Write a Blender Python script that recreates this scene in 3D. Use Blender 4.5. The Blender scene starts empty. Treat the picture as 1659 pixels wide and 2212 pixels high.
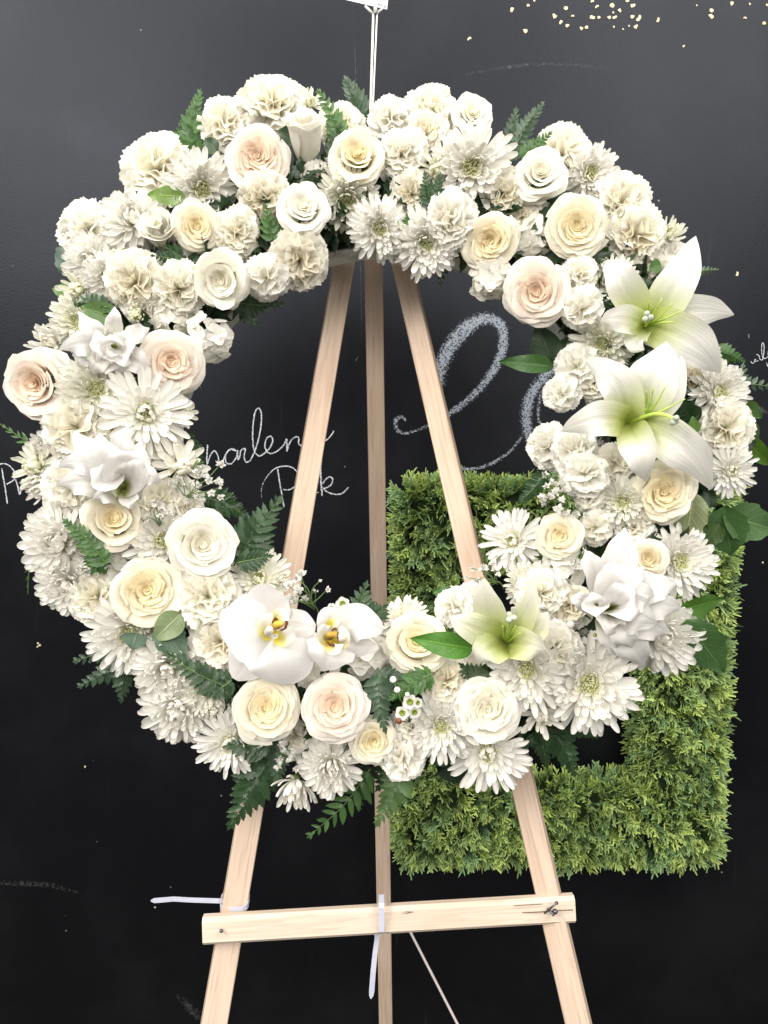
import bpy, math, random
import numpy as np
from mathutils import Vector, Matrix

SC = bpy.context.scene
COL = SC.collection
RND = random.Random(7)
PI = math.pi

# ------------------------------------------------------------------ camera, light, exposure
PITCH = math.radians(6.3)
FPX = 1593.0                      # focal length in units of the 1659 x 2212 picture
CAM = Vector((0.0, -1.5, 1.2))    # the wall stands at y = 0, the floor lies at z = -0.16
cam_data = bpy.data.cameras.new("camera")
cam = bpy.data.objects.new("camera", cam_data)
COL.objects.link(cam)
cam.location = CAM
cam.rotation_euler = (PI / 2 - PITCH, 0, 0)
cam_data.sensor_fit = 'VERTICAL'
cam_data.sensor_height = 24.0
cam_data.lens = 24.0 * FPX / 2212.0
cam_data.clip_start = 0.05
cam_data.clip_end = 100
SC.camera = cam

world = bpy.data.worlds.new("World")
SC.world = world
world.use_nodes = True
bg = world.node_tree.nodes["Background"]
bg.inputs[0].default_value = (0.97, 0.98, 1.0, 1)
bg.inputs[1].default_value = 0.29

SC.view_settings.view_transform = 'Standard'
SC.view_settings.look = 'None'
SC.view_settings.exposure = 0.21
SC.view_settings.gamma = 1.0
SC.cycles.max_bounces = 10
SC.cycles.diffuse_bounces = 5
SC.cycles.transmission_bounces = 5
SC.cycles.transparent_max_bounces = 12
SC.cycles.caustics_reflective = False
SC.cycles.caustics_refractive = False


def area_lamp(name, loc, target, sx, sy, power, col):
    ld = bpy.data.lights.new(name, 'AREA')
    ld.shape = 'RECTANGLE'
    ld.size, ld.size_y = sx, sy
    ld.energy = power
    ld.color = col
    o = bpy.data.objects.new(name, ld)
    COL.objects.link(o)
    o.location = loc
    o.rotation_euler = (Vector(target) - Vector(loc)).to_track_quat('-Z', 'Y').to_euler()


WARM = (1.0, 0.955, 0.885)
area_lamp("ceiling_light", (-1.78, -2.2, 2.75), (-0.3, -0.6, 0.8), 0.9, 1.5, 66, WARM)
area_lamp("ceiling_light", (1.35, -1.7, 2.75), (0.3, -0.6, 0.8), 0.8, 1.4, 30, WARM)
area_lamp("ceiling_light", (0.0, -0.8, 2.8), (0.0, -0.6, 0.8), 1.6, 0.6, 22, WARM)
area_lamp("ceiling_light", (-1.0, -4.2, 2.7), (0.0, -0.6, 1.0), 2.0, 1.4, 66, WARM)
area_lamp("ceiling_light", (1.3, -4.2, 2.7), (0.0, -0.6, 1.0), 2.0, 1.4, 60, WARM)


# ------------------------------------------------------------------ picture -> place
def ray(px, py):
    return Vector(((px - 829.5) / FPX,
                   math.cos(PITCH) + (1106 - py) / FPX * math.sin(PITCH),
                   -math.sin(PITCH) + (1106 - py) / FPX * math.cos(PITCH)))


def at(px, py, d):
    """the point seen at px, py that lies d metres from the camera, measured along y"""
    r = ray(px, py)
    return CAM + r * (d / r.y)


def mpp(py, d):
    return d / ray(829.5, py).y / FPX


TILT = math.tan(math.radians(14))
RCX, RCY, RING = 838.0, 965.0, 565.0    # the wreath's centre and the radius of its ring, in picture units


def plane_d(px, py):
    d = 0.92
    for _ in range(4):
        d = 0.92 + TILT * (at(px, py, d).z - 1.18)
    return d


# ------------------------------------------------------------------ scene helpers
def tag(o, label=None, cat=None, group=None, kind=None):
    for k, v in (("label", label), ("category", cat), ("group", group), ("kind", kind)):
        if v:
            o[k] = v
    return o


def mesh(name, verts, faces, attrs=None, mat=None, smooth=True):
    me = bpy.data.meshes.new(name)
    me.from_pydata([tuple(v) for v in verts], [], faces)
    if smooth:
        me.polygons.foreach_set("use_smooth", [True] * len(me.polygons))
    for k, vals in (attrs or {}).items():
        a = me.attributes.new(k, 'FLOAT', 'POINT')
        a.data.foreach_set("value", np.asarray(vals, dtype=np.float32))
    if mat:
        me.materials.append(mat)
    return me


def node(name, me, parent=None, mtx=None, col=None):
    o = bpy.data.objects.new(name, me)
    COL.objects.link(o)
    if parent is not None:
        o.parent = parent
    if mtx is not None:
        o.matrix_basis = mtx
    if col is not None:
        o.color = col
    return o


def grid(fn, nu, nv):
    """verts, faces and the along / across attributes of a sheet fn(u in -1..1, v in 0..1)"""
    vs, al, ac, fs = [], [], [], []
    for j in range(nv + 1):
        for i in range(nu + 1):
            u, v = -1 + 2 * i / nu, j / nv
            vs.append(fn(u, v))
            al.append(v)
            ac.append(u)
    w = nu + 1
    for j in range(nv):
        for i in range(nu):
            a = j * w + i
            fs.append((a, a + 1, a + 1 + w, a + w))
    return vs, fs, {"along": al, "across": ac}


class Joined:
    """several sheets, tubes and boxes joined into one mesh"""
    def __init__(self):
        self.v, self.f, self.a = [], [], {"along": [], "across": []}

    def add(self, vs, fs, attrs=None, mtx=None):
        o = len(self.v)
        self.v += [tuple(mtx @ Vector(p)) if mtx is not None else tuple(p) for p in vs]
        self.f += [tuple(i + o for i in f) for f in fs]
        for k in self.a:
            self.a[k] += list(attrs[k]) if attrs else [0.5] * len(vs)
        return self

    def tube(self, pts, rad, n=6):
        pts = [Vector(p) for p in pts]
        rads = rad if isinstance(rad, (list, tuple)) else [rad] * len(pts)
        vs, fs, al, ac = [], [], [], []
        for k, p in enumerate(pts):
            t = (pts[min(k + 1, len(pts) - 1)] - pts[max(k - 1, 0)]).normalized()
            a = t.orthogonal().normalized()
            if k:
                a = (prev - t * prev.dot(t)).normalized()
            prev = a
            b = t.cross(a)
            for i in range(n):
                q = 2 * PI * i / n
                vs.append(p + (a * math.cos(q) + b * math.sin(q)) * rads[k])
                al.append(k / max(1, len(pts) - 1))
                ac.append(0.0)
        for k in range(len(pts) - 1):
            for i in range(n):
                j = (i + 1) % n
                fs.append((k * n + i, k * n + j, (k + 1) * n + j, (k + 1) * n + i))
        fs.append(tuple(range(n - 1, -1, -1)))
        fs.append(tuple((len(pts) - 1) * n + i for i in range(n)))
        return self.add(vs, fs, {"along": al, "across": ac})

    def build(self, name, mat, smooth=True):
        return mesh(name, self.v, self.f, self.a, mat, smooth)


def frame_mtx(origin, x, z):
    """a matrix with local x along x and local z as near z as it goes"""
    x = Vector(x).normalized()
    z = Vector(z)
    y = z.cross(x)
    if y.length < 1e-5:
        y = x.orthogonal()
    y.normalize()
    z = x.cross(y)
    m = Matrix((x, y, z)).transposed().to_4x4()
    m.translation = origin
    return m


def bezier(pts, n):
    """a smooth curve (Catmull-Rom) through pts, n points a span"""
    P = [Vector(p) for p in pts]
    P = [P[0] * 2 - P[1]] + P + [P[-1] * 2 - P[-2]]
    out = []
    for k in range(1, len(P) - 2):
        for i in range(n):
            t = i / n
            a, b, c, d = P[k - 1], P[k], P[k + 1], P[k + 2]
            out.append(0.5 * ((2 * b) + (c - a) * t + (2 * a - 5 * b + 4 * c - d) * t * t + (3 * b - a - 3 * c + d) * t ** 3))
    out.append(P[-2])
    return out


# ------------------------------------------------------------------ materials
class NT:
    def __init__(self, name):
        self.m = bpy.data.materials.new(name)
        self.m.use_nodes = True
        self.t = self.m.node_tree
        self.t.nodes.clear()
        self.out = self.t.nodes.new("ShaderNodeOutputMaterial")

    def n(self, kind, **kw):
        nd = self.t.nodes.new("ShaderNode" + kind)
        for k, v in kw.items():
            setattr(nd, k, v)
        return nd

    def put(self, sock, v):
        if isinstance(v, bpy.types.NodeSocket):
            self.t.links.new(v, sock)
        elif isinstance(v, (tuple, list)) and len(v) == 3 and sock.type == 'RGBA':
            sock.default_value = (*v, 1)
        else:
            sock.default_value = v

    def math(self, op, a, b=0.0, c=None, clamp=False):
        nd = self.n("Math", operation=op, use_clamp=clamp)
        self.put(nd.inputs[0], a)
        self.put(nd.inputs[1], b)
        if c is not None:
            self.put(nd.inputs[2], c)
        return nd.outputs[0]

    def mix(self, f, a, b, blend='MIX'):
        nd = self.n("Mix", data_type='RGBA', blend_type=blend)
        self.put(nd.inputs[0], f)
        self.put(nd.inputs[6], a)
        self.put(nd.inputs[7], b)
        return nd.outputs[2]

    def smooth(self, x, lo, hi, a=0.0, b=1.0):
        nd = self.n("MapRange", interpolation_type='SMOOTHSTEP')
        for i, v in enumerate((x, lo, hi, a, b)):
            self.put(nd.inputs[i], v)
        return nd.outputs[0]

    def attr(self, name):
        return self.n("Attribute", attribute_name=name).outputs["Fac"]

    def coord(self, which="Object", scale=(1, 1, 1)):
        c = self.n("TexCoord").outputs[which]
        mp = self.n("Mapping")
        self.put(mp.inputs["Vector"], c)
        mp.inputs["Scale"].default_value = scale
        return mp.outputs[0]

    def noise(self, vec, scale, detail=3.0, rough=0.5):
        nd = self.n("TexNoise")
        if vec is not None:
            self.put(nd.inputs["Vector"], vec)
        nd.inputs["Scale"].default_value = scale
        nd.inputs["Detail"].default_value = detail
        nd.inputs["Roughness"].default_value = rough
        return nd.outputs["Fac"]

    def bump(self, h, strength, dist):
        nd = self.n("Bump")
        nd.inputs["Strength"].default_value = strength
        nd.inputs["Distance"].default_value = dist
        self.put(nd.inputs["Height"], h)
        return nd.outputs[0]

    def principled(self, col, rough, spec=0.5, normal=None, **kw):
        p = self.n("BsdfPrincipled")
        self.put(p.inputs["Base Color"], col)
        self.put(p.inputs["Roughness"], rough)
        self.put(p.inputs["Specular IOR Level"], spec)
        if normal is not None:
            self.put(p.inputs["Normal"], normal)
        for k, v in kw.items():
            self.put(p.inputs[k], v)
        return p.outputs[0]

    def done(self, sh):
        self.t.links.new(sh, self.out.inputs[0])
        return self.m

    def thin(self, sh, col, fac, normal=None):
        tr = self.n("BsdfTranslucent")
        self.put(tr.inputs[0], col)
        mx = self.n("MixShader")
        self.put(mx.inputs[0], fac)
        self.t.links.new(sh, mx.inputs[1])
        self.t.links.new(tr.outputs[0], mx.inputs[2])
        return mx.outputs[0]


def petal_material(name, base_tint, lo, hi, rough=0.55, spec=0.2, vein=0.5, trans=0.36, bd=0.0009):
    t = NT(name)
    oi = t.n("ObjectInfo")
    al, ac = t.attr("along"), t.attr("across")
    f = t.smooth(al, lo, t.math('MULTIPLY', oi.outputs["Alpha"], hi))
    col = t.mix(f, t.mix(1.0, oi.outputs["Color"], base_tint, 'MULTIPLY'), oi.outputs["Color"])
    n1 = t.noise(t.coord("Object"), 9.0, 3)
    col = t.mix(t.smooth(n1, 0.35, 0.75, 0.0, 0.35), col, t.mix(1.0, col, (0.95, 0.93, 0.86), 'MULTIPLY'))
    cb = t.n("CombineXYZ")
    t.put(cb.inputs[0], t.math('MULTIPLY', ac, 9.0))
    t.put(cb.inputs[1], t.math('MULTIPLY', al, 1.3))
    h = t.noise(cb.outputs[0], 1.6, 3)
    nm = t.bump(h, vein, bd)
    sh = t.principled(col, rough, spec, nm)
    return t.done(t.thin(sh, col, trans))


M_PETAL = petal_material("petal", (0.985, 0.975, 0.90), 0.05, 0.75)
M_MUM = petal_material("floret", (0.94, 0.97, 0.78), 0.0, 0.22, vein=0.4, trans=0.30)
M_LILY = petal_material("tepal", (0.70, 0.80, 0.24), 0.04, 0.60, rough=0.45, spec=0.3, vein=0.6, trans=0.32, bd=0.0014)
M_ORCHID = petal_material("orchid_petal", (0.98, 0.97, 0.9), 0.0, 0.3, rough=0.5, spec=0.25, vein=0.5, bd=0.0008)


def leaf_material(name, rough, spec, veins):
    t = NT(name)
    oi = t.n("ObjectInfo")
    al, ac = t.attr("along"), t.math('ABSOLUTE', t.attr("across"))
    col = oi.outputs["Color"]
    n1 = t.noise(t.coord("Object"), 30.0, 4)
    col = t.mix(t.smooth(n1, 0.3, 0.75), t.mix(1.0, col, (0.72, 0.8, 0.7), 'MULTIPLY'), col)
    rib = t.smooth(ac, 0.02, 0.075, 1.0, 0.0)
    if veins:
        ph = t.math('FRACT', t.math('SUBTRACT', t.math('MULTIPLY', al, 6.0), t.math('MULTIPLY', ac, 1.6)))
        side = t.smooth(t.math('ABSOLUTE', t.math('SUBTRACT', ph, 0.5)), 0.0, 0.07, 0.55, 0.0)
        rib = t.math('MAXIMUM', rib, side)
    vc = t.mix(1.0, col, (2.2, 1.9, 1.6), 'MULTIPLY')
    col = t.mix(t.math('MULTIPLY', rib, 0.6), col, vc)
    nm = t.bump(t.math('SUBTRACT', t.math('MULTIPLY', n1, 0.3), rib), 0.5, 0.001)
    sh = t.principled(col, rough, spec, nm)
    return t.done(t.thin(sh, t.mix(1.0, col, (1.3, 1.5, 0.6), 'MULTIPLY'), 0.22))


M_LEAF = leaf_material("leaf", 0.38, 0.5, True)
M_FERN = leaf_material("fern", 0.34, 0.5, False)


def plain(name, col, rough=0.5, spec=0.4, noise_scale=40.0, amount=0.3, **kw):
    t = NT(name)
    n1 = t.noise(t.coord("Object"), noise_scale, 4)
    c = t.mix(t.smooth(n1, 0.3, 0.7), tuple(x * (1 - amount) for x in col), tuple(min(1, x * (1 + amount * 0.4)) for x in col))
    return t.done(t.principled(c, rough, spec, **kw))


M_STEM = plain("green_stem", (0.10, 0.17, 0.05), 0.5)
M_CENTRE = petal_material("mum_centre", (0.92, 0.95, 0.55), 0.0, 0.7, vein=0.1)
M_FOAM = plain("floral_foam", (0.03, 0.05, 0.02), 0.9, 0.1, 300)
M_TRAY = plain("white_plastic", (0.62, 0.63, 0.62), 0.4)
M_STIGMA = plain("stigma", (0.46, 0.52, 0.40), 0.5)
M_FILAMENT = plain("filament", (0.50, 0.66, 0.14), 0.45)
M_YELLOW = plain("orchid_yellow", (0.58, 0.36, 0.05), 0.55, amount=0.6)
M_MAROON = plain("orchid_maroon", (0.16, 0.04, 0.02), 0.5)
M_CUP = plain("waxflower_cup", (0.20, 0.27, 0.02), 0.35, amount=0.5)
M_NAIL = plain("nail_steel", (0.18, 0.17, 0.18), 0.35, Metallic=0.9)
M_ROD = plain("rod_metal", (0.58, 0.51, 0.50), 0.45, amount=0.04)
M_CARD = plain("card_paper", (0.72, 0.70, 0.76), 0.7, amount=0.06)
M_INK = plain("blue_ink", (0.12, 0.11, 0.28), 0.6)


def clear_material():
    t = NT("clear_plastic")
    p = t.principled((0.97, 0.96, 0.93), 0.12, 0.6, **{"Transmission Weight": 0.35, "IOR": 1.48})
    return t.done(p)


M_CLEAR = clear_material()


def nylon_material():
    t = NT("white_nylon")
    n1 = t.noise(t.coord("Object"), 60.0, 2)
    col = t.mix(n1, (0.66, 0.68, 0.82), (0.76, 0.78, 0.88))
    return t.done(t.thin(t.principled(col, 0.3, 0.5), col, 0.25))


M_NYLON = nylon_material()


def wood_material(name, a, b, c):
    t = NT(name)
    off = t.n("ObjectInfo").outputs["Random"]
    v = t.n("VectorMath", operation='ADD')
    t.put(v.inputs[0], t.coord("Object", (26, 26, 0.9)))
    t.put(v.inputs[1], t.math('MULTIPLY', off, 40.0))
    g = t.noise(v.outputs[0], 1.3, 4, 0.55)
    rings = t.math('FRACT', t.math('MULTIPLY', g, 9.0))
    rings = t.math('MULTIPLY', rings, rings)
    v2 = t.n("VectorMath", operation='ADD')
    t.put(v2.inputs[0], t.coord("Object", (420, 420, 14)))
    t.put(v2.inputs[1], t.math('MULTIPLY', off, 90.0))
    fine = t.noise(v2.outputs[0], 1.0, 3, 0.6)
    big = t.noise(t.coord("Object", (14, 14, 5)), 1.0, 2)
    col = t.mix(t.smooth(big, 0.3, 0.7), a, b)
    col = t.mix(t.math('MULTIPLY', rings, 0.32), col, c)
    col = t.mix(t.smooth(fine, 0.50, 0.72, 0.0, 0.55), col, c)
    kv = t.n("TexVoronoi")
    t.put(kv.inputs["Vector"], t.coord("Object", (24, 24, 7)))
    kv.inputs["Scale"].default_value = 1.0
    kc = t.n("SeparateColor")
    t.put(kc.inputs[0], kv.outputs["Color"])
    knot = t.math('MULTIPLY', t.smooth(kv.outputs["Distance"], 0.03, 0.16, 1.0, 0.0), t.smooth(kc.outputs[0], 0.72, 0.8))
    col = t.mix(t.math('MULTIPLY', knot, 0.8), col, (0.20, 0.10, 0.05))
    nm = t.bump(t.math('ADD', fine, t.math('MULTIPLY', rings, 0.3)), 0.35, 0.0006)
    return t.done(t.principled(col, 0.6, 0.3, nm))


M_WOOD = wood_material("pale_pine", (0.59, 0.445, 0.34), (0.67, 0.53, 0.425), (0.36, 0.235, 0.16))
M_BAR = wood_material("fresh_pine", (0.70, 0.575, 0.46), (0.75, 0.64, 0.535), (0.50, 0.365, 0.26))


def wall_material():
    t = NT("chalkboard_paint")
    co = t.coord("Object")
    peel = t.noise(co, 240.0, 2, 0.5)
    peel2 = t.noise(co, 560.0, 2, 0.5)
    dust = t.noise(co, 2.2, 5, 0.6)
    col = t.mix(t.smooth(dust, 0.42, 0.72), (0.003, 0.003, 0.0035), (0.0075, 0.0075, 0.0085))
    st = t.noise(t.coord("Object", (60, 1, 3)), 1.0, 3, 0.6)
    col = t.mix(t.smooth(st, 0.66, 0.82, 0.0, 0.25), col, (0.05, 0.05, 0.055))
    vo = t.n("TexVoronoi")
    t.put(vo.inputs["Vector"], co)
    vo.inputs["Scale"].default_value = 26.0
    sep = t.n("SeparateColor")
    t.put(sep.inputs[0], vo.outputs["Color"])
    size = t.smooth(sep.outputs[0], 0.80, 1.0, 0.0, 0.055)
    fleck = t.math('LESS_THAN', vo.outputs["Distance"], size)
    col = t.mix(t.math('MULTIPLY', fleck, 0.55), col, (0.35, 0.36, 0.37))
    h = t.math('ADD', peel, t.math('MULTIPLY', peel2, 0.4))
    nm = t.bump(h, 0.45, 0.0005)
    rough = t.smooth(dust, 0.3, 0.7, 0.36, 0.46)
    return t.done(t.principled(col, rough, 0.24, nm, **{"Specular Tint": (0.76, 0.83, 1.0, 1)}))


M_WALL = wall_material()


def chalk_material(name, lo, hi, col, scale, top, edge=0.3):
    """dry chalk: the grain of the wall lets the paint show through; along holds the pressure"""
    t = NT(name)
    co = t.coord("Object")
    n1 = t.noise(co, scale, 3, 0.7)
    soft = t.smooth(t.math('ABSOLUTE', t.attr("across")), edge, 1.0, 1.0, 0.0)
    pr = t.math('MULTIPLY', t.attr("along"), soft)
    a = t.smooth(t.math('ADD', n1, t.math('MULTIPLY', t.math('SUBTRACT', pr, 0.5), 0.34)), lo, hi, 0.0, top)
    a = t.math('MULTIPLY', a, t.smooth(pr, 0.0, 0.25))
    sh = t.principled(col, 0.9, 0.1)
    tr = t.n("BsdfTransparent")
    mx = t.n("MixShader")
    t.put(mx.inputs[0], a)
    t.t.links.new(tr.outputs[0], mx.inputs[1])
    t.t.links.new(sh, mx.inputs[2])
    return t.done(mx.outputs[0])


M_CHALK = chalk_material("chalk", 0.42, 0.62, (0.60, 0.63, 0.68), 520.0, 0.95)
M_CHALK_SOFT = chalk_material("soft_chalk", 0.46, 0.66, (0.44, 0.49, 0.57), 330.0, 0.60, 0.2)
M_SMEAR = chalk_material("chalk_smear", 0.40, 0.85, (0.32, 0.33, 0.34), 160.0, 0.20)
M_CHIP = plain("bare_plaster", (0.70, 0.59, 0.38), 0.8, amount=0.25, noise_scale=200)
M_FLOOR = plain("grey_floor", (0.10, 0.10, 0.10), 0.5, noise_scale=6)


def moss_material():
    t = NT("cedar_sprig")
    oi = t.n("ObjectInfo")
    al = t.attr("along")
    tint = t.attr("across")
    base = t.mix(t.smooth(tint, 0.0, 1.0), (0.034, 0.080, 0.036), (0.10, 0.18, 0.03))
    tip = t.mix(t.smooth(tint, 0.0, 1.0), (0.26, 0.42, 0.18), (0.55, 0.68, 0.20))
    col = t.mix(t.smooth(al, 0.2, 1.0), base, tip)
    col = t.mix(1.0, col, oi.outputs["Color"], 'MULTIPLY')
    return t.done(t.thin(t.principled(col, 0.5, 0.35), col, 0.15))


M_MOSS = moss_material()

# ------------------------------------------------------------------ the wall and what is on it
WALL_W, WALL_H = 3.6, 3.0


def build_wall():
    nx, nz = 2, 2
    vs = [(-WALL_W / 2, 0, -0.16), (WALL_W / 2, 0, -0.16), (WALL_W / 2, 0, WALL_H), (-WALL_W / 2, 0, WALL_H)]
    vs += [(x, 0.12, z) for x, _, z in vs]
    fs = [(0, 1, 2, 3), (5, 4, 7, 6), (1, 5, 6, 2), (4, 0, 3, 7), (3, 2, 6, 7), (0, 4, 5, 1)]
    w = node("wall", mesh("wall", vs, fs, None, M_WALL, False))
    return tag(w, "black chalkboard painted wall with chalk writing and small pale chips", kind="structure")


wall = build_wall()
fl = mesh("floor", [(-3, -4, -0.16), (3, -4, -0.16), (3, 0, -0.16), (-3, 0, -0.16)], [(0, 1, 2, 3)], None, M_FLOOR, False)
tag(node("floor", fl), "grey floor below the easel", kind="structure")


LAYER = [0.0003]


def chalk(strokes, name, mat, label):
    """each stroke: list of (px, py, width px, pressure)"""
    j = Joined()
    for st in strokes:
        P = bezier([(x, y, 0) for x, y, *_ in st], 6)
        W = bezier([(s[2], s[3], 0) for s in st], 6)
        vs, al, ac, fs = [], [], [], []
        LAYER[0] += 0.00006
        thin = .72 if mat is M_CHALK else 1.0
        for k, p in enumerate(P):
            t = P[min(k + 1, len(P) - 1)] - P[max(k - 1, 0)]
            t.normalize()
            nrm = Vector((-t.y, t.x, 0))
            for q in (-1, -0.5, 0, 0.5, 1):
                w = at(p.x + nrm.x * q * thin * W[k].x / 2, p.y + nrm.y * q * thin * W[k].x / 2, 1.5)
                vs.append((w.x, -LAYER[0] - k * 0.000002, w.z))
                al.append(W[k].y)
                ac.append(q)
            if k:
                for i in range(4):
                    a = (k - 1) * 5 + i
                    fs.append((a, a + 1, a + 6, a + 5))
        j.add(vs, fs, {"along": al, "across": ac})
    o = node(name, j.build(name, mat, False), wall)
    tag(o, label)
    return o


def zs(pts, ox, oy, k, w, pr=0.75):
    return [(ox + k * p[0], oy + k * p[1], p[2] if len(p) > 2 else w, p[3] if len(p) > 3 else pr) for p in pts]


A = (384, 631, .5291)
chalk([zs([(122, 622), (119, 680), (121, 733)], *A, 6.5),
       zs([(122, 700), (134, 665), (150, 648), (164, 668), (170, 696), (184, 690), (200, 655), (222, 640), (238, 648), (212, 642), (196, 668),
           (198, 696), (220, 700), (240, 672), (244, 646), (246, 684), (254, 668), (258, 646), (276, 640), (271, 672), (280, 694), (296, 688)], *A, 6),
       zs([(296, 688), (318, 640), (336, 570), (342, 510), (334, 476), (318, 484), (309, 530), (306, 590), (312, 645), (330, 668), (348, 662),
           (376, 636), (388, 604), (378, 588), (362, 600), (356, 632), (374, 658), (404, 650), (432, 625), (446, 600), (446, 650), (458, 612), (480, 592),
           (494, 596), (494, 618), (506, 626), (530, 615), (560, 600)], *A, 6.5),
       zs([(590, 616), (612, 600), (628, 582), (637, 566)], *A, 6)],
      "chalk_writing", M_CHALK, "white chalk cursive word harlen on the wall behind the left leg")
chalk([zs([(346, 855, 2, .3), (341, 810, 3, .45), (356, 766, 4, .6), (395, 722), (440, 710), (476, 722), (494, 754), (486, 786), (456, 806), (430, 806)], *A, 6),
       zs([(408, 722), (415, 770), (424, 820), (434, 876)], *A, 6.5),
       zs([(586, 680), (583, 730), (586, 790), (590, 832)], *A, 8),
       zs([(548, 822), (575, 817)], *A, 5),
       zs([(592, 782), (604, 764), (620, 754), (633, 764), (626, 786), (604, 800), (594, 801), (612, 816), (640, 825), (670, 822), (697, 797)], *A, 6)],
      "chalk_writing", M_CHALK, "white chalk letters P k on the wall under harlen")
A = (0, 850, .2108)
chalk([zs([(-40, 735), (0, 724), (55, 720), (112, 752), (154, 815), (142, 885), (70, 930)], *A, 6),
       zs([(22, 768), (36, 860), (54, 960), (78, 1130)], *A, 6.5),
       zs([(160, 880), (182, 940), (204, 1032), (222, 965), (240, 925), (264, 888)], *A, 6.5),
       zs([(322, 890), (306, 940), (320, 1000), (360, 1030), (410, 1024), (480, 1030), (560, 1010)], *A, 6)],
      "chalk_writing", M_CHALK, "white chalk letters Pro at the wall's edge beside the wreath")
A = (1454, 658, .124)
chalk([zs([(1352, 985), (1362, 1010), (1385, 1022), (1410, 1000), (1425, 950), (1430, 985), (1450, 990), (1478, 972)], *A, 3.4),
       zs([(1446, 868), (1480, 880), (1496, 910), (1508, 950), (1535, 966), (1556, 950), (1560, 900)], *A, 3.4),
       zs([(1556, 940), (1574, 850), (1578, 720), (1556, 668), (1536, 720), (1540, 850), (1566, 920), (1606, 940), (1660, 895), (1690, 850), (1670, 800), (1650, 840), (1660, 930)], *A, 3.6),
       zs([(1312, 516), (1314, 548), (1316, 586)], *A, 3, .5),
       zs([(1622, 1008), (1632, 1050), (1646, 1082)], *A, 3.4)],
      "chalk_writing", M_CHALK, "thin small chalk letters urle on the wall beyond the upper lily")
A = (384, 631, .5291)
chalk([zs([(932, 530, 6, .7), (922, 512, 11, .7), (902, 512, 15, .7), (888, 532, 18, .7), (896, 562, 15, .7), (930, 576, 12, .7), (985, 560, 12, .6), (1050, 530, 15, .6), (1110, 495, 23, .7),
           (1180, 445, 26, .75), (1250, 375, 29, .8), (1305, 290, 34, .85), (1328, 205, 35, .85), (1318, 140, 37, .85), (1270, 108, 40, .85),
           (1205, 128, 50, .85), (1145, 180, 55, .85), (1095, 255, 52, .85), (1068, 340, 47, .8), (1055, 420, 40, .75), (1050, 500, 26, .7), (1052, 570, 17, .6),
           (1068, 630, 13, .6), (1105, 690, 13, .7), (1160, 718, 12, .75), (1225, 718, 12, .75), (1300, 690, 13, .75), (1365, 640, 13, .7), (1412, 575, 11, .6)], *A, 20),
       zs([(1580, 270, 26, .7), (1520, 320, 32, .8), (1462, 385, 37, .85), (1428, 460, 40, .85), (1424, 540, 37, .85), (1440, 610, 32, .8), (1480, 670, 26, .7), (1560, 710, 23, .6)], *A, 30),
       zs([(1535, 330, 13, .5), (1490, 400, 15, .6), (1472, 480, 15, .65), (1480, 570, 13, .5)], *A, 10)],
      "chalk_lettering", M_CHALK_SOFT, "large shaded chalk loops of letters behind the right easel leg")
chalk([[(0, 1906, 14, .4), (60, 1908, 18, .6), (110, 1912, 18, .6), (160, 1925, 12, .4), (190, 1932, 8, .2)],
       [(1000, 163, 6, .4), (1060, 152, 10, .6), (1130, 142, 12, .6), (1200, 140, 10, .5), (1270, 144, 8, .5), (1330, 150, 8, .3)],
       [(380, 2150, 16, .3), (400, 2165, 26, .6), (420, 2185, 30, .7), (440, 2205, 24, .5)],
       [(1560, 990, 12, .3), (1590, 1010, 18, .5), (1620, 1040, 12, .4)],
       [(1618, 868, 8, .4), (1640, 884, 18, .9), (1652, 890, 10, .7), (1668, 892, 6, .4)],
       [(1640, 1000, 4, .3), (1652, 1004, 6, .5), (1664, 1002, 4, .3)]],
      "chalk_smudge", M_SMEAR, "faint rubbed chalk marks on the black wall")
chalk([[(763, 0, 2.2, .7), (765, 60, 2.2, .5), (768, 150, 2.2, .8), (771, 300, 2.0, .7), (776, 480, 2.4, .8), (780, 640, 2.4, .7), (781, 760, 1.8, .4)],
       [(768, 780, 4, .8), (774, 770, 4, .8)], [(1010, 76, 3, .3), (1015, 82, 3, .6), (1018, 88, 3, .4)]],
      "chalk_scratch", M_SMEAR, "thin straight pale scratch down the wall behind the card pick")


def chip_mesh(seed):
    r = random.Random(seed)
    n = 9
    ang = [2 * PI * i / n for i in range(n)]
    rad = [0.5 + r.uniform(-0.16, 0.16) - (0.2 if i == 2 else 0) for i in range(n)]
    vs = [(rad[i] * math.cos(a), 0.0, rad[i] * math.sin(a) * 0.85) for i, a in enumerate(ang)]
    vs += [(x * 0.86, -0.10, z * 0.86) for x, _, z in vs]
    fs = [(i, (i + 1) % n, n + (i + 1) % n, n + i) for i in range(n)] + [tuple(n + i for i in range(n))]
    return mesh("paint_chip", vs, fs, None, M_CHIP, False)


CHIPS = [chip_mesh(k) for k in range(5)]
zoomed = [(743, 35, 16), (801, 20, 12), (820, 0, 13), (895, 58, 19), (935, 32, 17), (918, 80, 14), (941, 92, 14), (960, 58, 10), (991, 102, 14), (1010, 100, 14),
          (1030, 62, 18), (1054, 63, 12), (1047, 24, 12), (1030, 4, 14), (1103, 18, 19), (1105, 45, 8), (1090, 63, 14), (1110, 62, 14), (1128, 38, 15), (1157, 4, 15),
          (1175, 20, 17), (1174, 60, 15), (1196, 66, 19), (1186, 96, 17), (1162, 93, 7), (1140, 105, 7), (1107, 97, 8), (1265, 72, 14), (1404, 20, 7), (1456, 40, 17),
          (1456, 60, 18), (1530, 13, 15), (1577, 65, 10), (1594, 15, 9), (1646, 82, 14), (1655, 18, 9), (790, 111, 17), (590, 139, 13), (1357, 166, 10)]
spots = [(658 + .6032 * x, .6032 * y, s * .6032) for x, y, s in zoomed]
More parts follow.
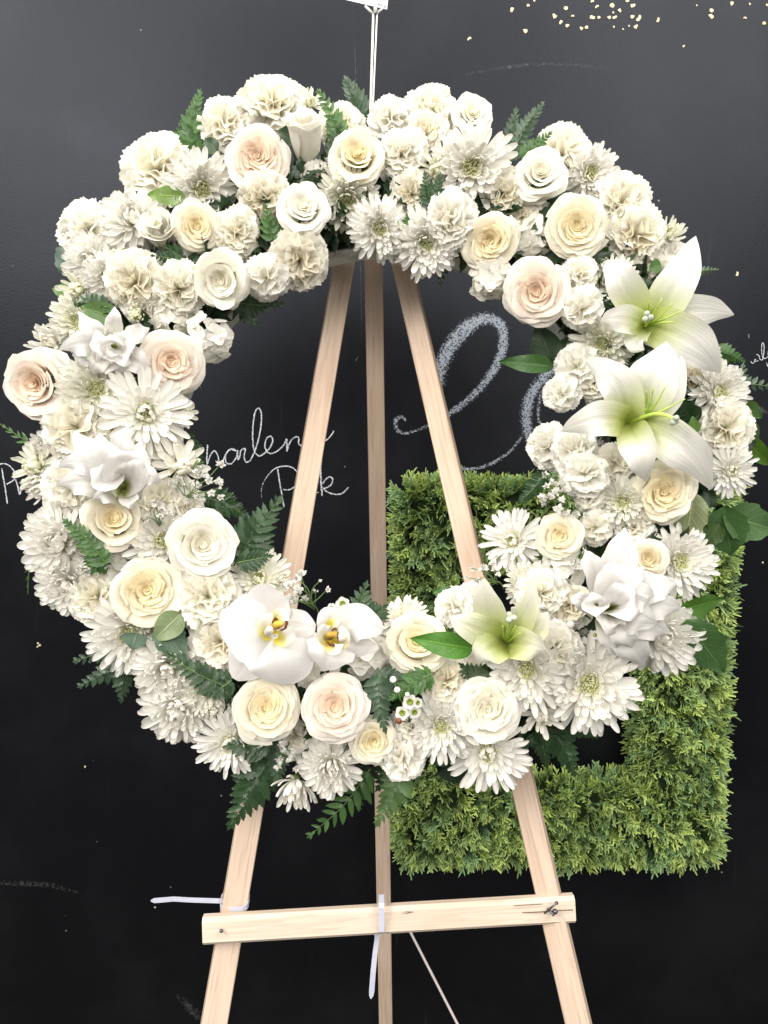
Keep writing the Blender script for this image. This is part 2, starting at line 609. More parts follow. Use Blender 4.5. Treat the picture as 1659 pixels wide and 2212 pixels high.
spots += [(82, 1390, 5), (86, 1394, 6), (81, 1397, 4), (1592, 592, 8), (184, 1656, 5), (1648, 1215, 5), (335, 1960, 4)]
for k, (x, y, s) in enumerate(spots):
    p = at(x, y, 1.4996)
    m = Matrix.Translation(p) @ Matrix.Rotation(RND.uniform(0, 6.28), 4, 'Y') @ Matrix.Diagonal((s * mpp(y, 1.5) * 1.05, 0.012, s * mpp(y, 1.5) * 1.05, 1))
    node("paint_chip", CHIPS[k % 5], wall, m)


# ------------------------------------------------------------------ easel
def box_mesh(name, L, w, t, mat, bev=0.0012, taper=None):
    """a length of timber along local z (0..L), w wide along x, t thick along y, with eased edges"""
    c = [(-w / 2 + bev, -t / 2), (w / 2 - bev, -t / 2), (w / 2, -t / 2 + bev), (w / 2, t / 2 - bev), (w / 2 - bev, t / 2), (-w / 2 + bev, t / 2), (-w / 2, t / 2 - bev), (-w / 2, -t / 2 + bev)]
    vs = [(x, y, 0) for x, y in c] + [(x, y, L) for x, y in c]
    fs = [(i, (i + 1) % 8, 8 + (i + 1) % 8, 8 + i) for i in range(8)] + [tuple(range(7, -1, -1)), tuple(range(8, 16))]
    return mesh(name, vs, fs, None, mat, False)


easel = node("easel", None, None, Matrix.Translation((0, -0.55, -0.16)))
tag(easel, "pale pine tripod easel with a crooked crossbar holding the flower wreath", "easel")


def local(o, m):
    return o.matrix_basis.inverted() @ m


def stick(p, q, w, t, face, mat, name, bev=0.0012):
    """timber from p to q with its wide side facing the direction face"""
    p, q = Vector(p), Vector(q)
    z = (q - p).normalized()
    y = -Vector(face)
    y = (y - z * y.dot(z)).normalized()
    x = y.cross(z)
    m = Matrix((x, y, z)).transposed().to_4x4()
    m.translation = p
    return node(name, box_mesh(name, (q - p).length, w, t, mat, bev), easel, local(easel, m))


def extend(p, q, z):
    return p + (q - p) * ((z - p.z) / (q.z - p.z))


l_top, l_bot = at(760, 470, 1.10), at(462, 2212, 0.765)
r_top, r_bot = at(846, 470, 1.10), at(1250, 2212, 0.765)
c_top, c_bot = at(805, 470, 1.105), at(833, 2212, 1.36)
for a, b, w, f in ((l_top, l_bot, 0.0285, (0.22, -1, 0)), (r_top, r_bot, 0.0275, (-0.30, -1, 0)), (c_top, c_bot, 0.0265, (0.04, -1, 0))):
    stick(extend(a, b, -0.16), a, w, 0.017, f, M_WOOD, "leg")
b0, b1 = at(440, 2007, 0.782), at(1239, 1960, 0.800)
bar = stick(b0, b1, 0.0305, 0.016, (0, -1, 0.16), M_BAR, "crossbar", 0.004)


def rod(pts, r, name, mat, parent, n=8):
    j = Joined()
    j.tube([parent.matrix_basis.inverted() @ Vector(p) for p in pts], r, n)
    return node(name, j.build(name, mat), parent)


rod([at(872, 1985, 1.16), at(1005, 2245, 1.06), at(1100, 2430, 0.99)], 0.0022, "brace_rod", M_ROD, easel)


def nail(px, py, d, tip, r=0.0015):
    p = at(px, py, d)
    q = at(tip[0], tip[1], d - tip[2])
    j = Joined()
    dirn = (q - p).normalized()
    inv = easel.matrix_basis.inverted()
    j.tube([inv @ (p - dirn * 0.004), inv @ q], r, 8)
    j.tube([inv @ q, inv @ (q + dirn * 0.001)], r * 1.9, 10)
    node("nail", j.build("nail", M_NAIL), easel)


M_CRACK = plain("split_wood", (0.10, 0.055, 0.04), 0.8)


M_KNOT = plain("pine_knot", (0.26, 0.13, 0.07), 0.7)


def crack(pts, d, nm="crack", mat=M_CRACK):
    j = Joined()
    inv = easel.matrix_basis.inverted()
    P = bezier([(x, y, w) for x, y, w in pts], 4)
    vs, fs = [], []
    for p in P:
        for s in (-1, 0, 1):
            q = inv @ at(p.x, p.y + s * p.z / 2, d)
            vs.append(q + Vector((0, .0008 if s == 0 else 0, 0)))
    for k in range(len(P) - 1):
        for i in range(2):
            fs.append((k * 3 + i, k * 3 + i + 1, k * 3 + i + 4, k * 3 + i + 3))
    j.add(vs, fs)
    node(nm, j.build(nm, mat, False), easel)


nail(1181, 1969, 0.789, (1202, 1951, 0.006), .0011)
nail(1187, 1967, 0.789, (1195, 1975, 0.005), .0011)
nail(1199, 1969, 0.788, (1199, 1969.2, 0.0018), 0.0016)
crack([(1128, 1971.5, .8), (1150, 1971, 1.6), (1178, 1969.5, 2.2), (1200, 1968, 1.8), (1222, 1966.5, 1.5), (1238, 1966, 2.2)], .7885)
crack([(1110, 1957, .4), (1140, 1955, 1.0), (1172, 1953.5, .5)], .7882)
crack([(866, 1972, .6), (874, 1971.5, 3), (880, 1971, 4.6), (886, 1970.6, 2.6), (893, 1970, .5)], .7848, "knot", M_KNOT)
crack([(776, 2006, .8), (781, 2005.5, 4), (786, 2005, .8)], .7826, "knot", M_KNOT)
nail(478, 2011, 0.7725, (478, 2011, 0.0012), 0.0011)

# nylon ties: one round the left leg, one round the crossbar and the middle of the bar


def strap(name, pts, width, thick, label, wd):
    """a flat strip through pts, its width along wd"""
    t = node(name, None, None, Matrix.Translation(pts[0]))
    tag(t, label, "cable tie", "nylon ties on the easel")
    return t


def ribbon(parent, name, pts, width, thick, wd):
    j = Joined()
    inv = parent.matrix_basis.inverted()
    P = [inv @ Vector(p) for p in pts]
    vs, fs = [], []
    for k, p in enumerate(P):
        tg = (P[min(k + 1, len(P) - 1)] - P[max(k - 1, 0)]).normalized()
        a = Vector(wd[k] if isinstance(wd, list) else wd)
        a = (a - tg * a.dot(tg)).normalized()
        b = tg.cross(a)
        w = width[k] if isinstance(width, list) else width
        for s, q in ((-1, -1), (1, -1), (1, 1), (-1, 1)):
            vs.append(p + a * s * w / 2 + b * q * thick / 2)
    for k in range(len(P) - 1):
        for i in range(4):
            fs.append((k * 4 + i, k * 4 + (i + 1) % 4, k * 4 + 4 + (i + 1) % 4, k * 4 + 4 + i))
    fs += [(3, 2, 1, 0), tuple(len(P) * 4 - 4 + i for i in range(4))]
    j.add(vs, fs)
    return node(name, j.build(name, M_NYLON, False), parent)


d1 = 0.800
tie = strap("cable_tie", [at(500, 1955, d1)], .006, .0012, "clear white nylon tie looped round the left easel leg, tail sticking out sideways", (0, 0, 1))
zt = at(500, 1954, d1).z
q0 = l_bot + (l_top - l_bot) * ((zt - l_bot.z) / (l_top.z - l_bot.z))
loop = []
for k in range(29):
    a = 2 * PI * k / 28
    ca, sa = math.cos(a), math.sin(a)
    e = (abs(ca) ** 4 + abs(sa) ** 4) ** -.25
    loop.append(q0 + Vector((.0160 * ca * e, -.0108 * sa * e, -.0035 * sa)))
ribbon(tie, "loop", loop, 0.0062, 0.0012, (0, 0, 1))
td = q0.y + 1.5 - .004
tl = [at(484, 1946, td), at(472, 1946, td - .004), at(440, 1945, td), at(410, 1944, td + .002), at(375, 1942, td + .002), at(345, 1944.5, td), at(333, 1945.5, td), at(326, 1945.5, td)]
ribbon(tie, "head", [at(489, 1946, td - .001), at(483, 1946, td - .001)], .0085, .005, (0, 0, 1))
ribbon(tie, "tail", tl, [.005, .0055, .0055, .0055, .0055, .0056, .0056, .0015], 0.0011, (0, 0, 1))

d2 = 0.779
tie = strap("cable_tie", [at(824, 1985, d2)], .006, .0012, "white nylon tie round the crossbar middle, tail hanging beside the rear leg", (1, 0, 0))
cc = at(824, 1984, d2)
pts = []
for dy, dz in ((0, 0.0145), (0, -0.0145), (0.0035, -0.0178), (0.018, -0.0165), (0.0215, -0.012), (0.0215, 0.0145), (0.018, 0.0178), (0.0035, 0.0175), (0, 0.0145)):
    pts.append(cc + Vector((0, dy - 0.0022, dz)))
ribbon(tie, "loop", pts, 0.0062, 0.0012, (1, 0, 0))
ribbon(tie, "head", [at(817, 2012, .798), at(816, 2019, .798)], .0085, .005, (1, 0, 0))
ribbon(tie, "tail", [at(815, 2012, .80), at(814, 2030, .798), at(810, 2060, .795), at(806, 2100, .793), at(803, 2140, .793), at(802, 2150, .793), at(801, 2157, .793)],
       [.0055, .0055, .0057, .0060, .0062, .005, .001], 0.0011, (1, 0, 0))

# ------------------------------------------------------------------ card pick and card
pick = node("card_pick", None, None, Matrix.Translation(at(804, 200, 0.97)))
tag(pick, "clear plastic card pick standing up behind the top of the wreath", "card holder")
dp = 0.98
for xa, xb, r in ((806.5, 800.5, 0.0016), (814.5, 805.5, 0.0011)):
    rod([at(xa, 30, dp), at((xa + xb) / 2, 130, dp), at(xb, 232, dp), at(xb + 1, 300, dp + .005)], r, "rail", M_CLEAR, pick)
rod([at(806.5, 30, dp), at(798, 22, dp), at(789, 13, dp)], 0.0016, "prong", M_CLEAR, pick)
rod([at(814.5, 30, dp), at(820, 23, dp), at(829, 17, dp)], 0.0014, "prong", M_CLEAR, pick)
rod([at(811, 28, dp - .002), at(811, 20, dp - .004), at(812, -20, dp - .004)], 0.0024, "prong", M_CLEAR, pick)
ct = [(836, 20.5), (732, -4), (739, -78), (845, -60)]
cv = [at(x, y, dp - .0015) for x, y in ct] + [at(x, y, dp) for x, y in ct]
o0 = at(785, 0, dp)
card = node("card", mesh("card", [v - o0 for v in cv], [(3, 2, 1, 0), (4, 5, 6, 7), (0, 1, 5, 4), (1, 2, 6, 5), (2, 3, 7, 6), (3, 0, 4, 7)], None, M_CARD, False), None, Matrix.Translation(o0))
tag(card, "white card envelope with blue handwriting held tilted in the clear pick", "card")
j = Joined()
for st in ([(806, 8), (809, 10), (812, 7)], [(818, 7), (818, 11), (820, 8), (822, 12), (824, 9), (826, 13)], [(829, 12), (830, 17), (831, 12), (833, 14), (833, 18)], [(786, -1), (790, -2), (793, 1)],
           [(770, -6), (780, -4), (790, -4)], [(760, -20), (775, -14), (800, -12), (820, -6)]):
    j.tube([at(x, y, dp - .0018) - o0 for x, y in st], 0.00032, 4)
node("handwriting", j.build("handwriting", M_INK), card)

# ------------------------------------------------------------------ cedar square hung behind the wreath


def sprig_mesh(seed):
    r = random.Random(seed)
    j = Joined()

    def finger(p, d, ln, w, a0, a1, tint):
        d = d.normalized()
        s = d.cross(Vector((0, 0, 1)))
        if s.length < 0.01:
            s = Vector((1, 0, 0))
        s.normalize()
        nn = s.cross(d)
        q = p + d * ln * 0.6
        e = p + d * ln
        vs = [p - s * w * .4, p + nn * w * .3, p + s * w * .4, q - s * w * .55, q + nn * w * .35, q + s * w * .55, e - s * w * .34, e + s * w * .34]
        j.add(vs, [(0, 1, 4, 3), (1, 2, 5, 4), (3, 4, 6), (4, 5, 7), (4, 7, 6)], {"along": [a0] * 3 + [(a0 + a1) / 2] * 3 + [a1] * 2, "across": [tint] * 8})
    tint = r.random()
    x = Vector((1, 0, 0))
    for b in range(4):
        ax = (x + Vector((0, r.uniform(-.75, .75), r.uniform(-.7, .7)))).normalized()
        if b == 0:
            ax = x
        ln = r.uniform(.8, 1.05)
        finger(Vector(), ax, ln * .55, .07, 0, .4, tint)
        for k in range(6):
            t = .28 + .12 * k
            sd = 1 if k % 2 else -1
            y = ax.cross(Vector((0, .3, 1))).normalized()
            d = ax + y * sd * r.uniform(.35, .7) + Vector((r.uniform(-.2, .2), r.uniform(-.2, .2), r.uniform(-.25, .25)))
            finger(ax * ln * t, d, ln * r.uniform(.28, .42), .082, t * .8, min(1, t + .3), tint)
        finger(ax * ln * .75, ax, ln * .3, .08, .6, 1, tint)
    return j


SPRIG_J = [sprig_mesh(40 + k) for k in range(6)]
# (tints run from blue green to yellow green)
for k, sj in enumerate(SPRIG_J):
    sj.a["across"] = [(k + .3) / 6] * len(sj.v)
SPRIGS = [sj.build("sprig", M_MOSS, False) for sj in SPRIG_J]

sq_o = at(1215, 1455, 1.44)
square = node("square_wreath", None, None, Matrix.Translation(sq_o))
tag(square, "square wreath of artificial green cedar sprigs hung on the wall behind the flowers", "square wreath")
dF = 1.415
CORN = [at(843, 1035, dF) - sq_o, at(1598, 1035, dF) - sq_o, at(1572, 1882, dF) - sq_o, at(858, 1880, dF) - sq_o]
X0, X1 = CORN[0].x, CORN[1].x
Z1, Z0 = CORN[0].z, CORN[3].z
X0, X1 = (CORN[0].x + CORN[3].x) / 2, (CORN[1].x + CORN[2].x) / 2
BW = 0.183
DEPTH = 0.075
j = Joined()


def slab(x0, x1, z0, z1, y0, y1):
    e = 0.02
    vs = [(x0, y1, z0), (x1, y1, z0), (x1, y1, z1), (x0, y1, z1), (x0 + e, y0, z0 + e), (x1 - e, y0, z0 + e), (x1 - e, y0, z1 - e), (x0 + e, y0, z1 - e)]
    j.add(vs, [(4, 5, 6, 7), (0, 1, 5, 4), (1, 2, 6, 5), (2, 3, 7, 6), (3, 0, 4, 7)], {"along": [0] * 8, "across": [0] * 8})


sh = 0.026
YF, YB = -0.012, 0.059
slab(X0 + sh, X0 + BW - sh, Z0 + sh, Z1 - sh, YF, YB)
slab(X1 - BW + sh, X1 - sh, Z0 + sh, Z1 - sh, YF, YB)
slab(X0 + BW - sh - .001, X1 - BW + sh + .001, Z0 + sh, Z0 + BW - sh, YF + .001, YB)
slab(X0 + BW - sh - .001, X1 - BW + sh + .001, Z1 - BW + sh, Z1 - sh, YF + .001, YB)
node("frame_base", j.build("frame_base", M_FOAM, False), square)

rs = random.Random(3)
sprigs = []


def inbar(x, z):
    if not (X0 + sh <= x <= X1 - sh and Z0 + sh <= z <= Z1 - sh):
        return False
    return not (X0 + BW - sh < x < X1 - BW + sh and Z0 + BW - sh < z < Z1 - BW + sh)


STEP = 0.0145
z = Z0 + sh
while z <= Z1 - sh:
    x = X0 + sh
    while x <= X1 - sh:
        px, pz = x + rs.uniform(-.007, .007), z + rs.uniform(-.007, .007)
        if inbar(px, pz):
            # lean outwards near the edges of a bar
            ex = min(px - X0, X1 - px) - BW / 2
            if X0 + BW < px < X1 - BW:
                lx = 0
            else:
                lx = (px - X0 - BW / 2) / (BW / 2) if px < (X0 + X1) / 2 else (px - X1 + BW / 2) / (BW / 2)
            if Z0 + BW < pz < Z1 - BW:
                lz = 0
            else:
                lz = (pz - Z0 - BW / 2) / (BW / 2) if pz < (Z0 + Z1) / 2 else (pz - Z1 + BW / 2) / (BW / 2)
            d = Vector((lx * .8 + rs.uniform(-1, 1), -.75, lz * .8 + rs.uniform(-1.05, .85) - .1)).normalized()
            sprigs.append((Vector((px, YF + .004, pz)), d))
        x += STEP
    z += STEP
per = []
for (xa, za, xb, zb, nx, nz) in ((X0 + sh, Z0 + sh, X1 - sh, Z0 + sh, 0, -1), (X0 + sh, Z1 - sh, X1 - sh, Z1 - sh, 0, 1), (X0 + sh, Z0 + sh, X0 + sh, Z1 - sh, -1, 0), (X1 - sh, Z0 + sh, X1 - sh, Z1 - sh, 1, 0),
                                 (X0 + BW - sh, Z0 + BW - sh, X1 - BW + sh, Z0 + BW - sh, 0, 1), (X1 - BW + sh, Z0 + BW - sh, X1 - BW + sh, Z1 - BW + sh, -1, 0),
                                 (X0 + BW - sh, Z1 - BW + sh, X1 - BW + sh, Z1 - BW + sh, 0, -1), (X0 + BW - sh, Z0 + BW - sh, X0 + BW - sh, Z1 - BW + sh, 1, 0)):
    n = int(math.hypot(xb - xa, zb - za) / 0.0120)
    for row in range(3):
        for k in range(n):
            f = (k + rs.random()) / n
            d = Vector((nx + rs.uniform(-.4, .4), -.55 + row * .3 + rs.uniform(-.3, .3), nz + rs.uniform(-.4, .4))).normalized()
            sprigs.append((Vector((xa + (xb - xa) * f - nx * .004, YF + .008 + row * .02, za + (zb - za) * f - nz * .004)), d))
front = []
rest = Joined()
for k, (p, d) in enumerate(sprigs):
    w = p + sq_o
    rel = w - CAM
    rr = Matrix.Rotation(PITCH, 3, 'X') @ rel
    qx, qy = 829.5 + FPX * rr.x / rr.y, 1106 - FPX * rr.z / rr.y
    seen = (qx > 1340 and 1330 < qy) or qy > 1690 or (qx < 1050 and 1000 < qy < 1290)
    s = rs.uniform(.031, .044)
    vi = min(5, int(rs.betavariate(1.6, 1.1) * 6))
    m = Matrix.Translation(p) @ (d.to_track_quat('X', 'Z').to_matrix().to_4x4()) @ Matrix.Rotation(rs.uniform(0, 6.28), 4, 'X') @ Matrix.Scale(s, 4)
    front.append((0 if (seen and k % 3 == 0) else 1, k, m, vi))
front.sort(key=lambda q: q[0])
for c, (_, k, m, vi) in enumerate(front):
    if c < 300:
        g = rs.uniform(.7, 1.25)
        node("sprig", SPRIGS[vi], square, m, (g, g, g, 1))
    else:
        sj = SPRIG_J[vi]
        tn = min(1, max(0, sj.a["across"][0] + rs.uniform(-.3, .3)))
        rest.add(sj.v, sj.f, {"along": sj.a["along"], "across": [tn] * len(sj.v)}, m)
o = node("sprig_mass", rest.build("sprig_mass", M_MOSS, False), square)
o["kind"] = "stuff"

# ------------------------------------------------------------------ wreath form and packed greenery
RING_M = RING * mpp(RCY, 0.92)
wc = at(RCX, RCY, 0.92)
WN = Vector((0, -math.cos(math.radians(14)), math.sin(math.radians(14)))).normalized()     # towards the viewer
WX = Vector((1, 0, 0))
WUP = WX.cross(WN)
WUP = WUP if WUP.z > 0 else -WUP


def ring_pt(a, b, r):
    """a: angle round the ring; b: angle round the tube (0 = front); r: distance from the tube's centre"""
    rad = WX * math.cos(a) + WUP * math.sin(a)
    return rad * (RING_M + r * math.sin(b)) + WN * r * math.cos(b), rad * math.sin(b) + WN * math.cos(b)


form = node("wreath_form", None, None, Matrix.Translation(wc))
tag(form, "round green foam wreath form in a white plastic tray under the flowers", "wreath form")
j = Joined()
na, nb = 96, 12
vs = [ring_pt(2 * PI * i / na, 2 * PI * k / nb, .047)[0] for i in range(na) for k in range(nb)]
fs = [(i * nb + k, ((i + 1) % na) * nb + k, ((i + 1) % na) * nb + (k + 1) % nb, i * nb + (k + 1) % nb) for i in range(na) for k in range(nb)]
j.add(vs, fs)
node("foam", j.build("foam", M_FOAM), form)
j = Joined()
prof = [(.0555, -.010), (.0555, -.045), (.030, -.052), (-.030, -.052), (-.0555, -.045), (-.0555, -.010), (-.053, -.010), (-.053, -.043), (.053, -.043), (.053, -.010)]
vs = []
for i in range(na):
    a = 2 * PI * i / na
    rad = WX * math.cos(a) + WUP * math.sin(a)
    vs += [rad * (RING_M + x) + WN * y for x, y in prof]
m_ = len(prof)
fs = [(i * m_ + k, ((i + 1) % na) * m_ + k, ((i + 1) % na) * m_ + (k + 1) % m_, i * m_ + (k + 1) % m_) for i in range(na) for k in range(m_)]
j.add(vs, fs)
node("tray", j.build("tray", M_TRAY, False), form)


# ------------------------------------------------------------------ leaf shapes
def leaf_grid(width, serr=0.0, nv=18, nu=6, fold=0.25, curl=0.25, wave=0.03, prof=0.75, teeth=9, seed=0):
    r = random.Random(seed)
    ph = r.uniform(0, 6)

    def fn(u, v):
        w = width * math.sin(PI * min(1, v ** prof * .985 + .015)) ** .85
        if serr:
            tooth = (v * teeth) % 1.0
            w *= 1 + serr * (0.5 - tooth) * min(1, 4 * v) * (1 if abs(u) > .9 else 0)
        y = u * w
        zz = fold * abs(y) - curl * v * v * .5 + wave * math.sin(9 * v + ph) * abs(u) ** 1.5
        return Vector((v, y, zz))
    return grid(fn, nu, nv)


LEAFLETS = [mesh("leaflet", *leaf_grid(w, .55, 18, 4, .25, .3, .02, .6, 7, k), mat=M_FERN) for k, w in enumerate((.20, .235, .175))]
PLAIN_LEAFLETS = [mesh("leaflet", *leaf_grid(w, 0, 10, 4, .2, .25, .02, .75, 7, k), mat=M_FERN) for k, w in enumerate((.13, .16))]

rg = random.Random(11)
gj = Joined()
base_leaf = [leaf_grid(w, .5, 9, 2, .3, .4, .03, .6, 4, k) for k, w in enumerate((.2, .26, .17))]
for k in range(2600):
    a = rg.uniform(0, 2 * PI)
    b = rg.uniform(-1.25, 1.45)
    p, n = ring_pt(a, b, rg.uniform(.044, .056))
    d = (n * rg.uniform(-.1, .7) + Vector((rg.uniform(-1, 1), rg.uniform(-.6, .6), rg.uniform(-1, 1)))).normalized()
    m = frame_mtx(p, d, n + Vector((rg.uniform(-.4, .4), rg.uniform(-.4, .4), rg.uniform(-.4, .4)))) @ Matrix.Scale(rg.uniform(.024, .038), 4)
    vs, fs, at_ = base_leaf[k % 3]
    gj.add(vs, fs, at_, m)
o = node("packed_greenery", gj.build("packed_greenery", M_FERN), None, Matrix.Translation(wc), (0.022, 0.05, 0.02, 1))
tag(o, "dark green fern leaves packed between the blossoms of the wreath", "greenery", kind="stuff")


# ------------------------------------------------------------------ flower templates: lists of (part name, mesh, matrix, warmth, extra)
def rose_petal(phi, R, H, zb, ha, curl, sp, drop, seed, nu=10, nv=10, point=0.0, cone=0.0, barrel=0.0):
    r = random.Random(seed)
    p1, p2, wv = r.uniform(0, 6), r.uniform(0, 6), r.uniform(.018, .042) * (0.4 + R)
    s0 = .56
    tear = r.uniform(-.6, .6)
    curl *= r.uniform(.8, 1.25)
    H += r.uniform(-.02, .02)
    rb = max(.03, R * .34)
    if cone:
        zb, rb = H - cone, max(.02, R - min(cone, .34) * .55)
    if barrel and not cone:
        rb = R * .55
    sharp = r.uniform(.5, 1.3)
    lean, la = (.10 if cone else 0), seed // 100 * 1.7

    def fn(u, v):
        s = v * (1 - drop * abs(u) ** 2.6 + 1.3 * point * (1 - abs(u)) ** 2 - .035 * v * v * (math.sin(5.3 * u + 3 * p1) + .7 * math.sin(11 * u + p2)))
        q0 = min(s / .80, 1)
        g = q0 * .75 + .25 * math.sin(q0 * PI / 2) if cone else .45 * q0 + .55 * math.sin(q0 * PI / 2)
        if barrel and not cone:
            g = math.sin(q0 * PI * .62) ** .8 * barrel
        rho = rb + (R - rb) * g
        ht = (H - zb)
        am = max(.05, curl * (1 + sharp * u * u))
        if s <= s0:
            zz = zb + ht * s / s0 * .72
        else:
            a = am * (s - s0) / (1 - s0)
            q = max(ht, .34) * .28 / max(am, .9) * 1.3
            zz = zb + ht * .72 + q * math.sin(a)
            rho += q * (1 - math.cos(a)) * 1.35
        th = phi + ha * u * (.5 + .5 * min(1, v * 1.7))
        zz += lean * rho * math.cos(th - la)
        rho *= 1 + sp * u
        e = s * s
        rho += wv * e * math.sin(2.4 * u + p1) + wv * .5 * e * math.sin(6.1 * u + p2)
        zz += wv * 1.2 * e * math.cos(3.1 * u + p2) - .03 * e * math.exp(-((u - tear) / .12) ** 2)
        return Vector((rho * math.cos(th), rho * math.sin(th), zz))
    return grid(fn, nu, nv)


def rose_core(R, H, zb, turns, seed):
    """the rolled heart: one long petal wound in a spiral"""
    r = random.Random(seed)
    a0, p1 = r.uniform(0, 6), r.uniform(0, 6)

    def fn(u, v):
        t = (u + 1) / 2
        th = a0 + t * turns * 2 * PI
        rho = max(.003, .010 + R * t - (1 - v) * .075 + .006 * v * math.sin(3.1 * th + p1))
        zz = H - .11 * (1 - v) + .035 * (1 - t) ** 2 + .012 * math.sin(2.3 * th + p1) * v
        return Vector((rho * math.cos(th), rho * math.sin(th), zz))
    return grid(fn, int(20 * turns), 5)


def rose_template(kind, seed):
    r = random.Random(seed)
    T = []
    #        n   R    H    ha   curl  sp   drop  warmth point
    if kind == 'open':
        L = [(3, .195, .325, 1.45, .55, .15, .10, 1.0, 0), (3, .265, .345, 1.35, .65, .13, .10, .95, 0),
             (4, .345, .345, 1.15, .8, .12, .12, .8, 0), (4, .43, .325, 1.12, 1.0, .10, .12, .55, .02), (5, .52, .275, .98, 1.3, .09, .14, .32, .05), (5, .615, .195, .94, 1.6, .08, .15, .14, .08), (5, .72, .08, .92, 1.8, .07, .16, .04, .11),
             (4, .80, -.06, .85, 2.0, .07, .2, 0, .14)]
        zb, core = -.36, (.145, .31, 2.3)
    elif kind == 'half':
        L = [(3, .20, .60, 1.45, .35, .15, .10, 1.0, 0), (3, .275, .62, 1.35, .5, .12, .12, .85, 0), (3, .35, .61, 1.3, .7, .11, .14, .6, 0), (3, .42, .585, 1.28, .9, .10, .14, .4, .03),
             (4, .475, .52, 1.2, 1.2, .08, .15, .25, .05), (4, .55, .42, 1.15, 1.6, .08, .16, .12, .08), (5, .64, .14, .95, 2.0, .08, .18, .0, .12)]
        zb, core = -.55, (.15, .57, 2.2)
    elif kind == 'bud':
        L = [(2, .17, .86, 1.9, .2, .18, .08, .9, 0), (3, .26, .88, 1.5, .25, .15, .12, .6, 0), (3, .35, .86, 1.4, .45, .13, .14, .3, 0),
             (3, .42, .82, 1.35, .35, .10, .16, .1, .05), (3, .47, .74, 1.2, .5, .08, .18, 0, .1)]
        zb, core = -.75, (.12, .86, 1.8)
    elif kind == 'full':       # crowded, many narrow inner folds
        L = [(4, .185, .31, 1.1, .5, .2, .15, 1.0, 0), (5, .255, .335, .95, .6, .2, .15, 1.0, 0), (5, .335, .345, .9, .7, .17, .15, .9, 0),
             (5, .42, .33, .92, .9, .14, .15, .72, .02), (5, .51, .285, .92, 1.2, .11, .15, .48, .05), (5, .605, .205, .92, 1.5, .1, .16, .28, .08), (5, .71, .09, .9, 1.8, .09, .18, .1, .11), (4, .79, -.05, .85, 2.0, .08, .2, 0, .14)]
        zb, core = -.38, (.13, .29, 1.6)
    T.append(("petal", mesh("petal", *rose_core(core[0], core[1], zb, core[2], seed), mat=M_PETAL), None, 1.0))
    k = 0
    ph0 = 0
    for n, R, H, ha, curl, sp, drop, wm, pt in L:
        for i in range(n):
            phi = ph0 + 2 * PI * i / n + r.uniform(-.32, .32)
            g = rose_petal(phi, R * r.uniform(.92, 1.06), H + r.uniform(-.035, .03), zb, ha, curl, sp, drop, seed * 100 + k, point=pt, cone=((.20 if kind in ('open', 'full') else .42) + .25 * R if wm > .34 else 0), barrel={'bud': 1.18, 'half': 1.06}.get(kind, 0))
            T.append(("petal", mesh("petal", *g, mat=M_PETAL), None, wm))
            k += 1
        ph0 += 2.4
    st = Joined()
    st.tube([(0, 0, zb - .02), (0, 0, zb - .06), (0, 0, zb - .14), (0, 0, zb - .22), (0, .02, zb - .9)], [.10, .17, .15, .07, .06], 8)
    for i in range(5):
        a = 2 * PI * i / 5
        vs, fs, at_ = leaf_grid(.16, 0, 6, 2, .2, .9, 0)
        st.add(vs, fs, at_, Matrix.Translation((.10 * math.cos(a), .10 * math.sin(a), zb - .10)) @ Matrix.Rotation(a, 4, 'Z') @ Matrix.Rotation(.15, 4, 'Y') @ Matrix.Scale(.4, 4))
    T.append(("stem", st.build("stem", M_STEM), None, None))
    return T


def fan_petal(seed, ruff, spread=.62, curl=.18, nu=20, nv=8):
    r = random.Random(seed)
    p1, p2, p3 = r.uniform(0, 6), r.uniform(0, 6), r.uniform(0, 6)
    f1, f2 = r.uniform(3.0, 4.6), r.uniform(7, 9)
    jag = [r.uniform(-.04, .025) + (.018 if i % 2 else -.018) for i in range(nu + 1)]

    def fn(u, v):
        i = int(round((u + 1) / 2 * nu))
        half = spread * (.25 + .75 * v)
        a = u * half
        ln = v * (1 - .10 * u * u) * (1 + jag[i] * v ** 3)
        x, y = ln * math.cos(a), ln * math.sin(a)
        zz = ruff * v ** 1.7 * (math.sin(f1 * u + p1) + .35 * math.sin(f2 * u + p2)) - curl * v ** 2.5 + .05 * v * math.sin(3 * v + p3)
        return Vector((x, y, zz))
    return grid(fn, nu, nv)


FANS = [mesh("petal", *fan_petal(60 + k, (.13, .10, .15, .12, .17, .09)[k], (.62, .56, .66, .6, .58, .7)[k]), mat=M_PETAL) for k in range(6)]


def polar_mtx(th, ph, origin, roll=0.0, sx=1.0, sy=1.0, sz=1.0):
    d = Vector((math.sin(th) * math.cos(ph), math.sin(th) * math.sin(ph), math.cos(th)))
    n = Vector((-math.cos(th) * math.cos(ph), -math.cos(th) * math.sin(ph), math.sin(th)))
    y = n.cross(d)
    m = Matrix((d, y, n)).transposed().to_4x4()
    m.translation = origin
    return m @ Matrix.Rotation(roll, 4, 'X') @ Matrix.Diagonal((sx, sy, sz, 1))


def stem_part(zb, r, calyx, ln=.9):
    st = Joined()
    st.tube([(0, 0, zb + .1), (0, 0, zb - .1), (0, 0, zb - calyx), (0, 0, zb - calyx - .1), (0, .02, zb - calyx - ln)], [r * 1.5, r * 1.7, r * 1.4, r * .55, r * .5], 8)
    return ("stem", st.build("stem", M_STEM), None, None)


